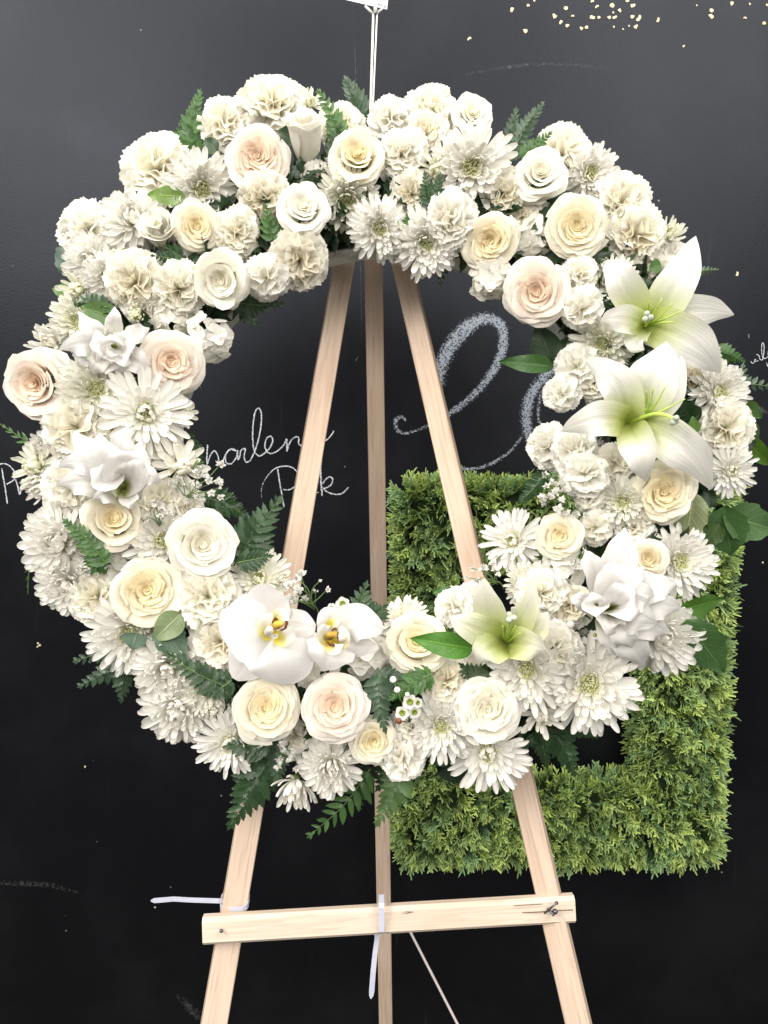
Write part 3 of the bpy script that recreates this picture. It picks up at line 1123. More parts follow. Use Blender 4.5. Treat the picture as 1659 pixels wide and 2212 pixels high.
def carnation_template(seed, rings, flat=.85):
    r = random.Random(seed)
    T = []
    for n, th, ln, wob, wm in rings:
        ph0 = r.uniform(0, 6)
        for i in range(n):
            t = math.radians(th + r.uniform(-8, 8))
            ph = ph0 + 2 * PI * (i + r.uniform(-.25, .25)) / n
            l2 = ln * r.uniform(.9, 1.08)
            m = Matrix.Diagonal((1, 1, flat, 1)) @ polar_mtx(t, ph, Vector((0, 0, -.18)), r.uniform(-wob, wob), l2, l2 * r.uniform(.9, 1.1), l2 * r.uniform(.8, 1.3))
            T.append(("petal", FANS[r.randrange(6)], m, wm))
    T.append(stem_part(-.25, .13, .4))
    return T


CARN = [(9, 94, 1.0, .3, 0), (10, 79, 1.0, .4, 0), (10, 64, .98, .5, .1), (10, 49, .94, .7, .3), (9, 33, .88, .9, .6), (7, 15, .84, 1.3, 1)]
CARN2 = [(8, 100, 1.0, .25, 0), (9, 84, .98, .35, 0), (10, 68, .92, .6, .15), (10, 51, .86, .9, .5), (9, 34, .80, 1.2, .8), (8, 16, .76, 1.5, 1)]
MINI = [(7, 90, 1.0, .2, 0), (7, 70, .98, .3, 0), (7, 52, .95, .45, .1), (6, 35, .92, .6, .3), (5, 16, .88, .9, .5)]


def floret(seed, width, k, tipk=0.0, chan=.55, nv=9, nu=4):
    """a strap-shaped floret: k = how far it bends up (radians over its length)"""
    r = random.Random(seed)
    tw = r.uniform(-.25, .25)
    V = [1 - (1 - i / nv) ** 1.75 for i in range(nv + 1)]
    X, Z, A = [0], [0], [0]
    for i in range(nv):
        v = (V[i] + V[i + 1]) / 2
        a = k * v + tipk * max(0, v - .7) / .3
        X.append(X[-1] + math.cos(a) * (V[i + 1] - V[i]))
        Z.append(Z[-1] + math.sin(a) * (V[i + 1] - V[i]))
        A.append(a)
    A[0] = A[1] * .5

    def fn(u, v0):
        i = int(round(v0 * nv))
        v = V[i]
        w = width * (.34 + .66 * math.sin(min(1, v / .68) * PI / 2)) * (1 if v < .80 else math.sqrt(max(.02, 1 - ((v - .80) / .202) ** 2)))
        y = u * w
        c = chan * width * (u * u) * (1 - .35 * v) + .10 * width * math.cos(u * 2 * PI) * v
        y2 = y + tw * v * v * .1
        return Vector((X[i] - math.sin(A[i]) * c, y2, Z[i] + math.cos(A[i]) * c))
    return grid(fn, nu, nv)


FL_FLAT = [mesh("floret", *floret(k, .078, .28, -.25), mat=M_MUM) for k in range(3)]
FL_UP = [mesh("floret", *floret(10 + k, .082, .75, .1), mat=M_MUM) for k in range(3)]
FL_IN = [mesh("floret", *floret(20 + k, .095, 1.5, .5, .8), mat=M_MUM) for k in range(2)]
FL_DOWN = [mesh("floret", *floret(30 + k, .10, -.45, -.3), mat=M_MUM) for k in range(3)]
FL_WIDE = [mesh("floret", *floret(40 + k, .115, .25, .1, .8), mat=M_MUM) for k in range(3)]
FL_SMALL = [floret(50 + k, .15, 1.0, .5, 1.0, 5, 2) for k in range(3)]


def centre_mesh(seed, size, n=54, hole=.12):
    r = random.Random(seed)
    j = Joined()
    for i in range(n):
        f = (i + .5) / n
        th = math.radians(12 + 64 * math.sqrt(f))
        ph = i * 2.39996 + r.uniform(-.2, .2)
        ln = size * (.55 + .55 * f) * r.uniform(.85, 1.1)
        m = polar_mtx(th, ph, Vector((size * hole * math.cos(ph), size * hole * math.sin(ph), -.02)), r.uniform(-.3, .3), ln, ln * .9, ln)
        j.add(*FL_SMALL[i % 3], mtx=m)
    return j.build("centre", M_CENTRE)


def mum_template(seed, rings, centre=None, z0=0.0):
    r = random.Random(seed)
    T = []
    for n, th, ln, fam, wm in rings:
        ph0 = r.uniform(0, 6)
        for i in range(n):
            if r.random() < .04:
                continue
            t = math.radians(th + r.uniform(-9, 9))
            ph = ph0 + 2 * PI * (i + r.uniform(-.28, .28)) / n
            l2 = ln * r.uniform(.88, 1.08)
            ws = .55 + .45 * ln
            m = polar_mtx(t, ph, Vector((.09 * math.cos(ph), .09 * math.sin(ph), z0)), r.uniform(-.35, .35), l2, ws * r.uniform(.85, 1.15), l2)
            T.append(("floret", fam[r.randrange(len(fam))], m, wm))
    if centre:
        T.append(("centre", centre_mesh(seed, *centre), None, 'c'))
    T.append(stem_part(-.06, .10, .1))
    return T


MUM_OPEN = [(27, 100, 1.0, FL_FLAT, 0), (27, 90, .99, FL_FLAT, 0), (26, 80, .94, FL_UP, 0), (23, 69, .82, FL_UP, 0), (19, 58, .66, FL_UP, .1), (15, 48, .50, FL_UP, .4)]
MUM_DAISY = [(25, 97, 1.0, FL_FLAT, 0), (25, 87, .96, FL_FLAT, 0), (20, 74, .78, FL_UP, 0), (15, 60, .54, FL_UP, .2), (13, 50, .42, FL_IN, .5)]
MUM_CUSH = [(22, 108, .98, FL_DOWN, 0), (22, 95, 1.0, FL_WIDE, 0), (21, 82, .98, FL_WIDE, 0), (20, 68, .93, FL_UP, 0), (18, 54, .87, FL_UP, .05), (15, 40, .79, FL_UP, .15), (11, 26, .72, FL_UP, .25), (7, 12, .64, FL_IN, .4)]
MUM_YOUNG = [(10, 84, 1.0, FL_WIDE, 0), (12, 66, .95, FL_UP, .3), (13, 52, .88, FL_IN, .7), (12, 38, .80, FL_IN, 1), (10, 24, .66, FL_IN, 1), (7, 10, .5, FL_IN, 1)]
MUM_BUD = [(9, 76, 1.25, FL_IN, .6), (9, 60, 1.2, FL_IN, .8), (8, 42, 1.1, FL_IN, 1), (6, 24, .9, FL_IN, 1)]
MUM_SIDE = [(15, 66, 1.05, FL_UP, 0), (14, 50, 1.02, FL_UP, .1), (12, 34, .95, FL_UP, .5), (8, 18, .85, FL_UP, .8)]

TEMPL = {
    'ro': [rose_template('open', s) for s in (1, 2, 3, 41, 42)],
    'rf': [rose_template('full', s) for s in (4, 5, 43)],
    'rh': [rose_template('half', s) for s in (6, 7, 8, 44, 45)],
    'rb': [rose_template('bud', s) for s in (9, 10)],
    'c': [carnation_template(s, CARN) for s in (11, 12)] + [carnation_template(s, CARN2, .75) for s in (13, 14)],
    'cm': [carnation_template(s, MINI, .9) for s in (15, 16, 17)],
    'mo': [mum_template(s, MUM_OPEN, (.36,)) for s in (21, 22, 46)],
    'md': [mum_template(s, MUM_DAISY, (.34,)) for s in (23, 24)],
    'mc': [mum_template(s, MUM_CUSH) for s in (25, 26, 47)],
    'my': [mum_template(s, MUM_YOUNG) for s in (27, 28)],
    'mb': [mum_template(s, MUM_BUD) for s in (29,)],
    'ms': [mum_template(s, MUM_SIDE) for s in (30, 31)],
}


def round_petal(seed, w=.62, nu=8, nv=8):
    r = random.Random(seed)
    p1 = r.uniform(0, 6)

    def fn(u, v):
        q = math.sin(PI * min(1, .06 + .90 * v ** .72)) ** .55
        y = u * w * q
        return Vector((v * (1 - .06 * u * u), y, .12 * v * v - .10 * v ** 3 + .16 * y * y + .03 * v * math.sin(5 * u + p1)))
    return mesh("petal", *grid(fn, nu, nv), mat=M_ORCHID)


HYP = [round_petal(80 + k, .50 + .04 * k) for k in range(3)]


def eye_mesh():
    j = Joined()
    vs, fs = [(0, 0, .08)], []
    for i in range(8):
        a = 2 * PI * i / 8
        vs.append((.06 * math.cos(a), .06 * math.sin(a), .03))
    fs = [(0, 1 + i, 1 + (i + 1) % 8) for i in range(8)]
    j.add(vs, fs)
    return j.build("floret", M_STIGMA)


EYE = eye_mesh()


def hydrangea(root, R, n, seed, col, spread=1.15):
    r = random.Random(seed)
    for i in range(n):
        f = (i + .5) / n
        th = spread * math.sqrt(f)
        ph = i * 2.39996
        d = Vector((math.sin(th) * math.cos(ph), math.sin(th) * math.sin(ph), math.cos(th)))
        n_ = (d + Vector((r.uniform(-.5, .5), r.uniform(-.5, .5), r.uniform(-.3, .3)))).normalized()
        s = R * r.uniform(.42, .54)
        m = Matrix.Translation(d * R * .85 - Vector((0, 0, R * .5))) @ n_.to_track_quat('Z', 'Y').to_matrix().to_4x4() @ Matrix.Rotation(r.uniform(0, 6), 4, 'Z') @ Matrix.Scale(s, 4)
        e = node("floret", EYE, root, m)
        for q in range(4):
            mm = Matrix.Rotation(PI / 2 * q + r.uniform(-.08, .08), 4, 'Z') @ Matrix.Rotation(r.uniform(-.25, .1), 4, 'Y') @ Matrix.Scale(r.uniform(.92, 1.08), 4)
            g = r.uniform(.96, 1.02)
            node("petal", HYP[r.randrange(3)], e, mm, (col[0] * g, col[1] * g, col[2] * g, 1))
    st = Joined()
    for i in range(n):
        f = (i + .5) / n
        th, ph = spread * math.sqrt(f), i * 2.39996
        d = Vector((math.sin(th) * math.cos(ph), math.sin(th) * math.sin(ph), math.cos(th)))
        st.tube([(0, 0, -R * .9), d * R * .8 - Vector((0, 0, R * .5))], R * .03, 5)
    st.tube([(0, 0, -R * .85), (0, 0, -R * 1.8)], R * .07, 6)
    node("stem", st.build("stem", M_STEM), root)


# outer colour, inner colour
TINT = {
    'W': ((.905, .892, .85), (.90, .875, .79)),
    'I': ((.895, .877, .815), (.89, .86, .75)),
    'K': ((.885, .855, .76), (.88, .785, .55)),
    'P': ((.885, .84, .785), (.885, .735, .60)),
    'Y': ((.89, .87, .80), (.885, .84, .71)),
    'G': ((.89, .885, .81), (.87, .87, .66)),
}
CENTRE_COL = (.86, .87, .62)
KIND = {'ro': ("rose", "rose", "roses in the wreath"), 'rf': ("rose", "rose", "roses in the wreath"), 'rh': ("rose", "rose", "roses in the wreath"), 'rb': ("rose", "rose", "roses in the wreath"),
        'c': ("carnation", "carnation", "carnations in the wreath"), 'cm': ("spray_carnation", "carnation", "small spray carnations in the wreath"),
        'mo': ("chrysanthemum", "chrysanthemum", "chrysanthemums in the wreath"), 'dl': ("double_lily", "lily", "double lilies in the wreath"), 'h': ("hydrangea", "hydrangea", "hydrangea heads in the wreath")}
for q in ('md', 'mc', 'my', 'mb', 'ms'):
    KIND[q] = KIND['mo']
LABELS = set()
GROW = {'ro': 1.07, 'rf': 1.08, 'rh': 1.12, 'rb': 1.5, 'c': 1.22, 'cm': 1.22, 'mo': 1.17, 'md': 1.15, 'mc': 1.18, 'my': 1.25, 'ms': 1.2, 'mb': 1.1, 'dl': 1.15}


def mark(o, label, cat, group):
    assert label not in LABELS, label
    assert 4 <= len(label.split()) <= 16, label
    LABELS.add(label)
    return tag(o, label, cat, group)


def flower(kind, x, y, d, label, tint='W', f=None, fwd=0.0, v=None, roll=None):
    """a flower whose face is d across (picture units) and centred at x, y; f = lean to the right / upwards; fwd = metres nearer"""
    pd = plane_d(x, y)
    rx, ry = (x - RCX), -(y - RCY)
    rad = math.hypot(rx, ry)
    s = rad - RING
    k = max(-1, min(1, s / 235))
    dist = pd - math.sqrt(max(.06, 1 - (s / 245) ** 2)) * .074 - fwd
    if f is None:
        a = math.radians(48) * k
        f = (math.sin(a) * rx / rad, math.sin(a) * ry / rad + .05)
    nx, nz = f
    ny = -math.sqrt(max(.05, 1 - nx * nx - nz * nz))
    p = at(x, y, dist)
    view = (CAM - p).normalized()
    # lean is meant relative to the line of sight
    right = Vector((0, 0, 1)).cross(view).normalized()
    up = view.cross(right)
    n = (view * -ny + right * nx + up * nz).normalized()
    R = d / 2 * mpp(y, dist) * GROW.get(kind, 1.0)
    q = n.to_track_quat('Z', 'Y').to_matrix().to_4x4()
    rl = RND.uniform(0, 6.28) if roll is None else roll
    m = Matrix.Translation(p) @ q @ Matrix.Rotation(rl, 4, 'Z')
    name, cat, grp = KIND[kind]
    out, inn = TINT[tint]
    if kind == 'h':
        root = node(name, None, None, m)
        root.empty_display_size = .01
        mark(root, label, cat, grp)
        hydrangea(root, R, v or 11, int(x + y), out)
        return root
    m = m @ Matrix.Diagonal((R * RND.uniform(.93, 1.07), R * RND.uniform(.93, 1.07), R, 1))
    root = node(name, None, None, m)
    root.empty_display_size = .5
    mark(root, label, cat, grp)
    ts = TEMPL[kind]
    T = ts[(int(x) if v is None else v) % len(ts)]
    for pn, me, mm, wm in T:
        if wm is None:
            node(pn, me, root, mm)
        elif wm == 'c':
            o = node(pn, me, root, mm, (*CENTRE_COL, 1))
            o["kind"] = "stuff"
        else:
            g = RND.uniform(.965, 1.02)
            c = tuple(min(.915, (a + (b - a) * wm) * g) for a, b in zip(out, inn))
            mj = mm
            if mm is not None and pn != "petal" or (mm is not None and kind in ('c', 'cm')):
                mj = mm @ Matrix.Rotation(RND.uniform(-.13, .13), 4, 'Y') @ Matrix.Rotation(RND.uniform(-.05, .05), 4, 'Z')
            node(pn, me, root, mj, (*c, 1.0))
    return root

# ------------------------------------------------------------------ the flowers, clockwise from the top left
F = flower
# top left
F('c', 340, 366, 128, "large white carnation standing highest at the upper left outer edge beside a fern", 'I', (-.35, .35))
F('mo', 436, 408, 138, "wide white chrysanthemum with green eye below the upright fern at upper left", 'W', (.15, -.05), fwd=-.005)
F('c', 484, 268, 104, "ivory carnation on the outer edge directly above the biggest blush rose", 'I', (-.15, .5))
F('c', 590, 226, 132, "big ruffled ivory carnation at the very top left of the arch", 'I', (.05, .45))
F('my', 668, 226, 58, "small pale yellow chrysanthemum peeping out beside the topmost ivory carnation", 'G', (.1, .6))
F('rf', 558, 345, 152, "largest blush rose with crowded inner folds at the top of the wreath", 'P', (-.1, .3), fwd=.012)
F('rb', 660, 305, 96, "tall closed white rose seen from its side, next to the largest blush rose", 'W', (-.12, .90), fwd=.004)
F('c', 736, 272, 84, "small carnation half hidden behind dark fern left of the card pick", 'I', (.0, .4), fwd=-.02)
F('rh', 770, 350, 122, "half open cream rose with drooping outer petals below the card pick", 'K', (.02, .46), fwd=.008)
F('cm', 843, 254, 84, "small white carnation at the foot of the card pick", 'W', (.0, .35))
F('c', 866, 335, 100, "frilly pure white carnation just right of the cream rose under the card pick", 'W', (.0, .05), fwd=.01)
F('c', 930, 240, 108, "ruffled ivory carnation forming the top edge right of the card pick", 'I', (.05, .4))
F('c', 918, 292, 92, "creamy carnation tucked below the ruffled top edge carnation", 'Y', (.0, .1), fwd=-.006)
F('rh', 1018, 258, 92, "ivory rose facing upwards on the top edge beside the right fern clump", 'I', (.08, .5))
F('mo', 1019, 362, 146, "biggest white chrysanthemum of the top arch, green eye, under the ivory rose", 'W', (.0, .02), fwd=.008)
F('my', 943, 366, 84, "small chrysanthemum with dark pinhole centre left of the biggest top one", 'G', (.05, -.1))
F('c', 886, 418, 80, "buff yellow crumpled carnation between two fern tips in the top arch", 'Y', (.0, -.1), fwd=-.004)
F('c', 572, 432, 104, "buff carnation squeezed under the largest blush rose", 'Y', (.0, -.25), fwd=-.006)
F('rh', 655, 458, 106, "half open white rose with a turned down lip above the left easel leg", 'W', (-.03, .36), fwd=.012)
F('mo', 748, 428, 120, "pale chrysanthemum mostly hidden below the cream rose, petals hanging down", 'G', (.05, -.35), fwd=-.012)
F('mo', 819, 494, 116, "white chrysanthemum hanging over the top of the middle easel leg", 'W', (.0, -.1), fwd=.003)
F('mo', 921, 524, 124, "white chrysanthemum over the top of the right easel leg", 'W', (.05, -.18), fwd=.0)
F('c', 973, 476, 102, "bright white carnation beside the chrysanthemum over the right easel leg", 'W', (.05, .0), fwd=.014)
# top right
F('rh', 1166, 386, 112, "half open white rose below the right fern clump", 'I', (.02, .42), fwd=.008)
F('c', 1216, 332, 104, "ivory carnation at the outer edge right of the fern clump", 'I', (.25, .4))
F('mo', 1274, 376, 106, "white chrysanthemum facing outwards near the upper right outer edge", 'W', (.25, .15))
F('c', 1086, 422, 96, "creamy carnation between the biggest top chrysanthemum and the half open white rose", 'Y', (.0, .0), fwd=-.006)
F('rf', 1060, 522, 124, "open cream rose with golden swirl at the inner edge of the upper right", 'K', (-.03, -.02), fwd=.008)
F('ro', 1246, 492, 136, "open cream rose with deep golden hollow at upper right", 'K', (.03, .12), fwd=.012)
F('c', 1344, 440, 116, "white carnation bulging on the upper right outer edge", 'I', (.38, .25))
F('c', 1372, 508, 112, "creamy carnation right behind the deep golden hollow rose", 'Y', (.3, .1), fwd=-.004)
F('ms', 1444, 514, 64, "half closed yellowish chrysanthemum on the outer edge above the upper lily", 'G', (.3, .55))
F('cm', 1456, 552, 56, "tight white carnation bud behind the top petal of the upper lily", 'W', (.4, .2), fwd=-.01)
F('h', 1148, 520, 110, "white hydrangea head filling the space between three cream roses", 'I', (.0, .0), fwd=-.022, v=13)
F('h', 1058, 606, 104, "white hydrangea head hanging at the inner edge under the golden swirl rose", 'I', (-.35, -.3), fwd=-.004, v=12)
F('h', 1246, 560, 90, "white hydrangea head behind the upper lily's curled petal", 'I', (.1, .0), fwd=-.02, v=10)
F('ro', 1160, 632, 146, "blush rose with pink swirl at the inner edge of the right side", 'P', (-.08, .05), fwd=.012)
F('cm', 1252, 592, 68, "small creamy carnation above the small white one beside the blush rose", 'I', (.1, .1))
F('cm', 1256, 668, 84, "small white carnation touching the right side of the pink swirl rose", 'W', (.0, -.05), fwd=.01)
F('mo', 1318, 612, 94, "chrysanthemum half covered by the left petals of the upper lily", 'G', (.1, .1), fwd=-.018)
F('mo', 1302, 742, 114, "chrysanthemum with thin petals between the two open white lilies", 'G', (-.05, -.1), fwd=-.022)
F('cm', 1246, 792, 78, "small carnation left of the lower lily's upright petal", 'W', (-.2, .05), fwd=-.008)
F('cm', 1211, 852, 66, "lone small carnation sticking into the ring above the lower lily's left petal", 'W', (-.35, .05))
F('cm', 1284, 826, 78, "small carnation behind the lower lily's bent upper petal", 'I', (-.1, .0), fwd=-.02)
# right side
F('c', 1490, 824, 92, "buff carnation right of the lower lily's tall petal", 'Y', (.15, .0), fwd=-.02)
F('mo', 1552, 846, 112, "white chrysanthemum on the right outer edge under the upper lily's lowest petal", 'W', (.45, .1))
F('c', 1568, 926, 106, "white carnation on the right outer edge between two chrysanthemums", 'I', (.4, -.02))
F('md', 1576, 1016, 96, "white chrysanthemum on the right outer edge above the green square", 'W', (.42, -.15))
F('h', 1440, 960, 110, "white hydrangea head hidden behind the lower lily", 'I', (.1, .0), fwd=-.035, v=9)
F('c', 1500, 960, 90, "white carnation deep behind the lower lily's right side", 'W', (.2, .0), fwd=-.03)
F('cm', 1184, 966, 84, "small carnation at the inner edge under the lower lily's left petal", 'W', (-.4, .1))
F('cm', 1240, 976, 92, "small flat white carnation under the middle of the lower lily's left petal", 'W', (-.1, .12), fwd=.004)
F('cm', 1262, 1024, 90, "small wide open spray carnation, lowest of the cluster under the lower lily", 'W', (-.08, -.02), fwd=.014)
F('cm', 1330, 1002, 80, "small ivory carnation left of the lower lily's folded bottom petal", 'I', (.0, -.1), fwd=-.004)
F('cm', 1274, 1076, 58, "tiny cupped carnation beside the gypsophila on the right", 'I', (-.1, .0), fwd=-.004)
F('cm', 1286, 1140, 66, "tiny cupped carnation between the small cream rose and the chrysanthemum", 'I', (-.05, .0), fwd=-.006)
F('rf', 1432, 1064, 138, "open cream rose under the tip of the lower lily", 'K', (.1, .05), fwd=.008)
F('mo', 1345, 1084, 100, "chrysanthemum with green centre left of the cream rose under the lower lily", 'G', (.0, -.15), fwd=-.008)
F('md', 1108, 1168, 118, "spiky white chrysanthemum reaching over the right easel leg and green square", 'W', (-.3, .12))
F('ro', 1210, 1158, 100, "small cream rose between the spiky chrysanthemum and the double lily", 'K', (-.02, .02), fwd=.012)
F('ro', 1400, 1206, 86, "small cream rose tucked behind the big double lily", 'K', (.05, .0), fwd=.004)
F('mo', 1466, 1214, 128, "white chrysanthemum behind the small rose on the right outer edge", 'W', (.3, .0), fwd=-.006)
F('mc', 1424, 1372, 140, "dense white chrysanthemum under the largest double lily on the outer edge", 'W', (.35, -.15))
F('h', 1212, 1226, 104, "white hydrangea head below the small cream rose at lower right", 'W', (-.1, .1), fwd=-.01, v=11)
F('mo', 1140, 1262, 90, "pale yellow eyed chrysanthemum behind the green throated lily", 'G', (-.1, .1), fwd=-.012)
F('c', 1168, 1282, 96, "white carnation just above the green throated lily's right petals", 'W', (-.05, .1), fwd=-.002)
F('c', 1230, 1308, 92, "buff carnation between the green throated lily and the double lily", 'Y', (.0, .0), fwd=-.012)
F('c', 1196, 1400, 104, "lilac white carnation touching the green throated lily's lower right petal", 'W', (.0, -.05), fwd=.004)
F('c', 1290, 1400, 100, "white carnation buried under the double lily's lower petals", 'W', (.1, -.1), fwd=-.03)
F('cm', 984, 1312, 80, "small white carnation left of the green throated lily", 'W', (-.15, .3))
F('cm', 1022, 1296, 70, "small white carnation behind the green throated lily's pointed petal", 'W', (.0, .3), fwd=-.006)
# bottom
F('rh', 900, 1392, 128, "half open ivory rose with a long green leaf across it", 'K', (.03, .22), fwd=.008)
F('md', 872, 1336, 84, "small chrysanthemum rising behind the ivory rose beside the middle easel leg", 'G', (-.1, .35))
F('mo', 1138, 1446, 148, "white chrysanthemum directly below the green throated lily", 'W', (.02, -.08), fwd=.004)
F('mo', 1272, 1478, 182, "widest white chrysanthemum of all at the lower right outer edge", 'W', (.08, -.1), fwd=.008, v=0)
F('rf', 1054, 1532, 146, "ivory rose with a hooded outer petal near the wreath's bottom right", 'I', (.02, -.02), fwd=.012)
F('my', 1166, 1542, 84, "young chrysanthemum with dark pinhole right of the hooded ivory rose", 'I', (.1, -.2), fwd=-.004)
F('c', 964, 1470, 96, "curly buff carnation between the ivory rose and the hooded ivory rose", 'Y', (.0, .15), fwd=-.004)
F('mo', 952, 1568, 122, "white chrysanthemum with narrow green centre left of the hooded ivory rose", 'W', (.0, -.2), fwd=.0)
F('md', 1054, 1622, 150, "white chrysanthemum hanging below the hooded ivory rose by the right easel leg", 'W', (.0, -.38))
F('c', 890, 1570, 90, "white carnation behind the waxflowers near the bottom", 'W', (.0, -.1), fwd=-.012)
F('cm', 872, 1638, 90, "small white carnation on the bottom edge over the middle easel leg", 'W', (.1, -.35))
F('ro', 806, 1600, 106, "small cream rose on the bottom edge beside the lowest blush rose", 'K', (.05, -.2), fwd=.004)
F('ro', 724, 1528, 156, "lowest blush rose with peach swirl in the middle of the bottom", 'P', (.02, .02), fwd=.014)
F('ro', 576, 1528, 148, "large cream rose below the wide open orchid", 'K', (.02, .0), fwd=.012)
F('mc', 716, 1650, 122, "dense white chrysanthemum under the lowest blush rose", 'W', (.0, -.4))
F('ms', 640, 1686, 100, "drooping white chrysanthemum, the lowest bloom of the wreath", 'W', (-.05, -.75))
F('h', 800, 1412, 112, "white hydrangea head between the second orchid and the ivory rose", 'W', (.1, .1), fwd=-.008, v=12)
F('h', 690, 1458, 96, "pale hydrangea head between the orchids and the lowest blush rose", 'I', (.0, .0), fwd=-.014, v=10)
F('c', 478, 1386, 112, "buff carnation left of the wide open orchid", 'Y', (-.05, -.02), fwd=-.002)
F('c', 450, 1290, 138, "big creamy carnation above the wide open orchid", 'I', (.05, .02), fwd=.004)
# left side
F('rf', 318, 1278, 150, "pale yellow rose with upright pointed petals at lower left", 'K', (-.04, .1), fwd=.014)
F('rh', 434, 1176, 140, "white rose with wide outer petal by the inner fern at left", 'I', (.08, .0), fwd=.012)
F('rh', 246, 1126, 128, "cream rose under the middle double lily on the left side", 'K', (.0, .16), fwd=.008)
F('mo', 352, 1168, 138, "white chrysanthemum with yellow green eye between two left side roses", 'W', (.0, .05), fwd=-.006)
F('md', 560, 1250, 112, "narrow petalled chrysanthemum behind the top of the wide open orchid", 'G', (.05, .25), fwd=-.012)
F('mb', 606, 1256, 40, "cream chrysanthemum bud beside the left easel leg above the orchid", 'I', (.3, .2))
F('h', 256, 1198, 110, "white hydrangea head under the cream rose on the left", 'W', (-.05, .0), fwd=-.008, v=11)
F('h', 410, 1240, 90, "white hydrangea head under the white rose at left", 'W', (.0, .0), fwd=-.02, v=9)
F('mc', 132, 1172, 140, "dense white chrysanthemum on the left outer edge above the hanging twig", 'W', (-.42, .02), v=0)
F('mc', 152, 1262, 116, "white chrysanthemum below the dense one on the left outer edge", 'W', (-.4, -.15), v=1)
F('c', 212, 1292, 104, "creamy carnation left of the pale yellow rose", 'I', (-.2, -.05), fwd=-.004)
F('mo', 282, 1366, 150, "white chrysanthemum under the pale yellow rose", 'W', (-.15, -.3), fwd=-.004)
F('mc', 362, 1442, 124, "white chrysanthemum below the two broad leaves at lower left", 'W', (-.1, -.25), fwd=-.004)
F('mc', 386, 1528, 136, "dense white chrysanthemum at the lower left outer edge", 'W', (-.25, -.42))
F('mo', 448, 1494, 90, "small chrysanthemum under the black green fern at lower left", 'G', (-.1, -.1), fwd=-.004)
F('mb', 460, 1536, 40, "ivory chrysanthemum bud left of the large cream rose", 'I', (-.15, -.3))
F('md', 496, 1602, 124, "white chrysanthemum on the bottom edge below the large cream rose", 'W', (-.25, -.4))
F('c', 340, 1086, 104, "ivory carnation right of the cream rose under gypsophila", 'I', (.1, .1), fwd=-.004)
F('c', 398, 1096, 84, "white carnation behind the white rose near the gypsophila", 'W', (.25, .25), fwd=-.006)
F('c', 158, 1050, 122, "white carnation left of the cupped double lily", 'W', (-.25, -.02))
F('my', 84, 1008, 88, "cream young chrysanthemum facing left beside the chalk letters Pro", 'G', (-.6, .1))
F('ms', 100, 1046, 80, "chrysanthemum petals fanning out over the chalk letters Pro", 'W', (-.6, -.25), fwd=-.01)
F('c', 168, 926, 134, "wide ivory carnation under the left pointing blush rose", 'I', (-.2, .0))
F('mc', 100, 968, 70, "white chrysanthemum half hidden behind the wide ivory carnation", 'W', (-.6, .05), fwd=-.012)
F('md', 314, 892, 156, "star shaped white chrysanthemum with dark pinhole on the left side", 'W', (.05, -.02), fwd=.016, v=0)
F('mo', 208, 842, 128, "chrysanthemum with yellow green tuft between blush rose and star shaped bloom", 'G', (-.05, .0), fwd=.002)
F('rh', 94, 830, 150, "big blush rose sticking out furthest at the left edge", 'P', (-.5, .02), fwd=.018)
F('ro', 370, 782, 142, "blush rose with a spiral centre at the inner edge of the left side", 'P', (.05, -.02), fwd=.014)
F('h', 454, 732, 112, "white hydrangea head at the inner left edge beside the spiral centred rose", 'W', (.35, .05), fwd=-.004, v=12)
F('h', 376, 690, 100, "pale hydrangea head above the spiral centred blush rose", 'I', (.1, .1), fwd=-.012, v=11)
F('mo', 168, 694, 104, "white chrysanthemum behind the upper double lily's left petals", 'G', (-.3, .1), fwd=-.01)
F('ms', 118, 748, 92, "shaggy white chrysanthemum above the big blush rose at the left edge", 'W', (-.35, .25), fwd=-.01)
F('mb', 292, 684, 48, "pale green chrysanthemum bud above the upper double lily", 'G', (.1, .3))
F('my', 388, 1010, 92, "cream young chrysanthemum at the inner left edge by the gypsophila", 'I', (.3, .1), fwd=.002)
F('my', 390, 890, 60, "small yellowish chrysanthemum behind the star shaped bloom's right tips", 'G', (.5, .05), fwd=-.012)
F('c', 344, 956, 96, "white carnation below the star shaped chrysanthemum", 'W', (.25, -.1), fwd=-.01)
F('cm', 242, 928, 66, "little cream cupped bloom between the star shaped bloom and cupped double lily", 'I', (.0, .1), fwd=.0)
F('c', 296, 612, 118, "crinkled buff carnation on the upper left side", 'Y', (-.05, -.1), fwd=.006)
F('c', 388, 626, 100, "frilly white carnation right of the crinkled buff one", 'I', (.12, -.12), fwd=.002)
F('c', 312, 668, 74, "white carnation peeping out under the crinkled buff one", 'W', (.0, -.4), fwd=-.01)
F('mo', 236, 596, 98, "white chrysanthemum with green eye left of the crinkled buff carnation", 'W', (-.1, -.15), fwd=.004)
F('my', 172, 626, 80, "pale yellow chrysanthemum at the left edge beside a light green leaf", 'G', (-.4, -.1))
F('mb', 260, 545, 46, "closed green white chrysanthemum bud above the green eyed bloom", 'G', (.1, -.2), fwd=.016)
F('mc', 200, 566, 100, "white chrysanthemum behind the closed bud on the upper left edge", 'W', (-.3, .0), fwd=-.008)
F('c', 190, 496, 116, "full white carnation on the upper left outer edge beside the dark rose leaf", 'W', (-.35, .2))
F('mc', 290, 478, 116, "cushion shaped white chrysanthemum facing up at the upper left", 'W', (-.1, .5))
F('rb', 352, 508, 90, "closed white rose mostly behind the cushion shaped chrysanthemum", 'W', (-.3, .5), fwd=-.008)
F('ro', 424, 490, 108, "small cream rose with tight golden rings at upper left", 'K', (.03, .05), fwd=.012)
F('c', 510, 506, 98, "ivory carnation right of the golden ringed rose", 'I', (.1, -.05), fwd=.0)
F('rh', 480, 602, 118, "half open white rose with one broad hood petal at the inner upper left", 'I', (-.12, -.12), fwd=.01)
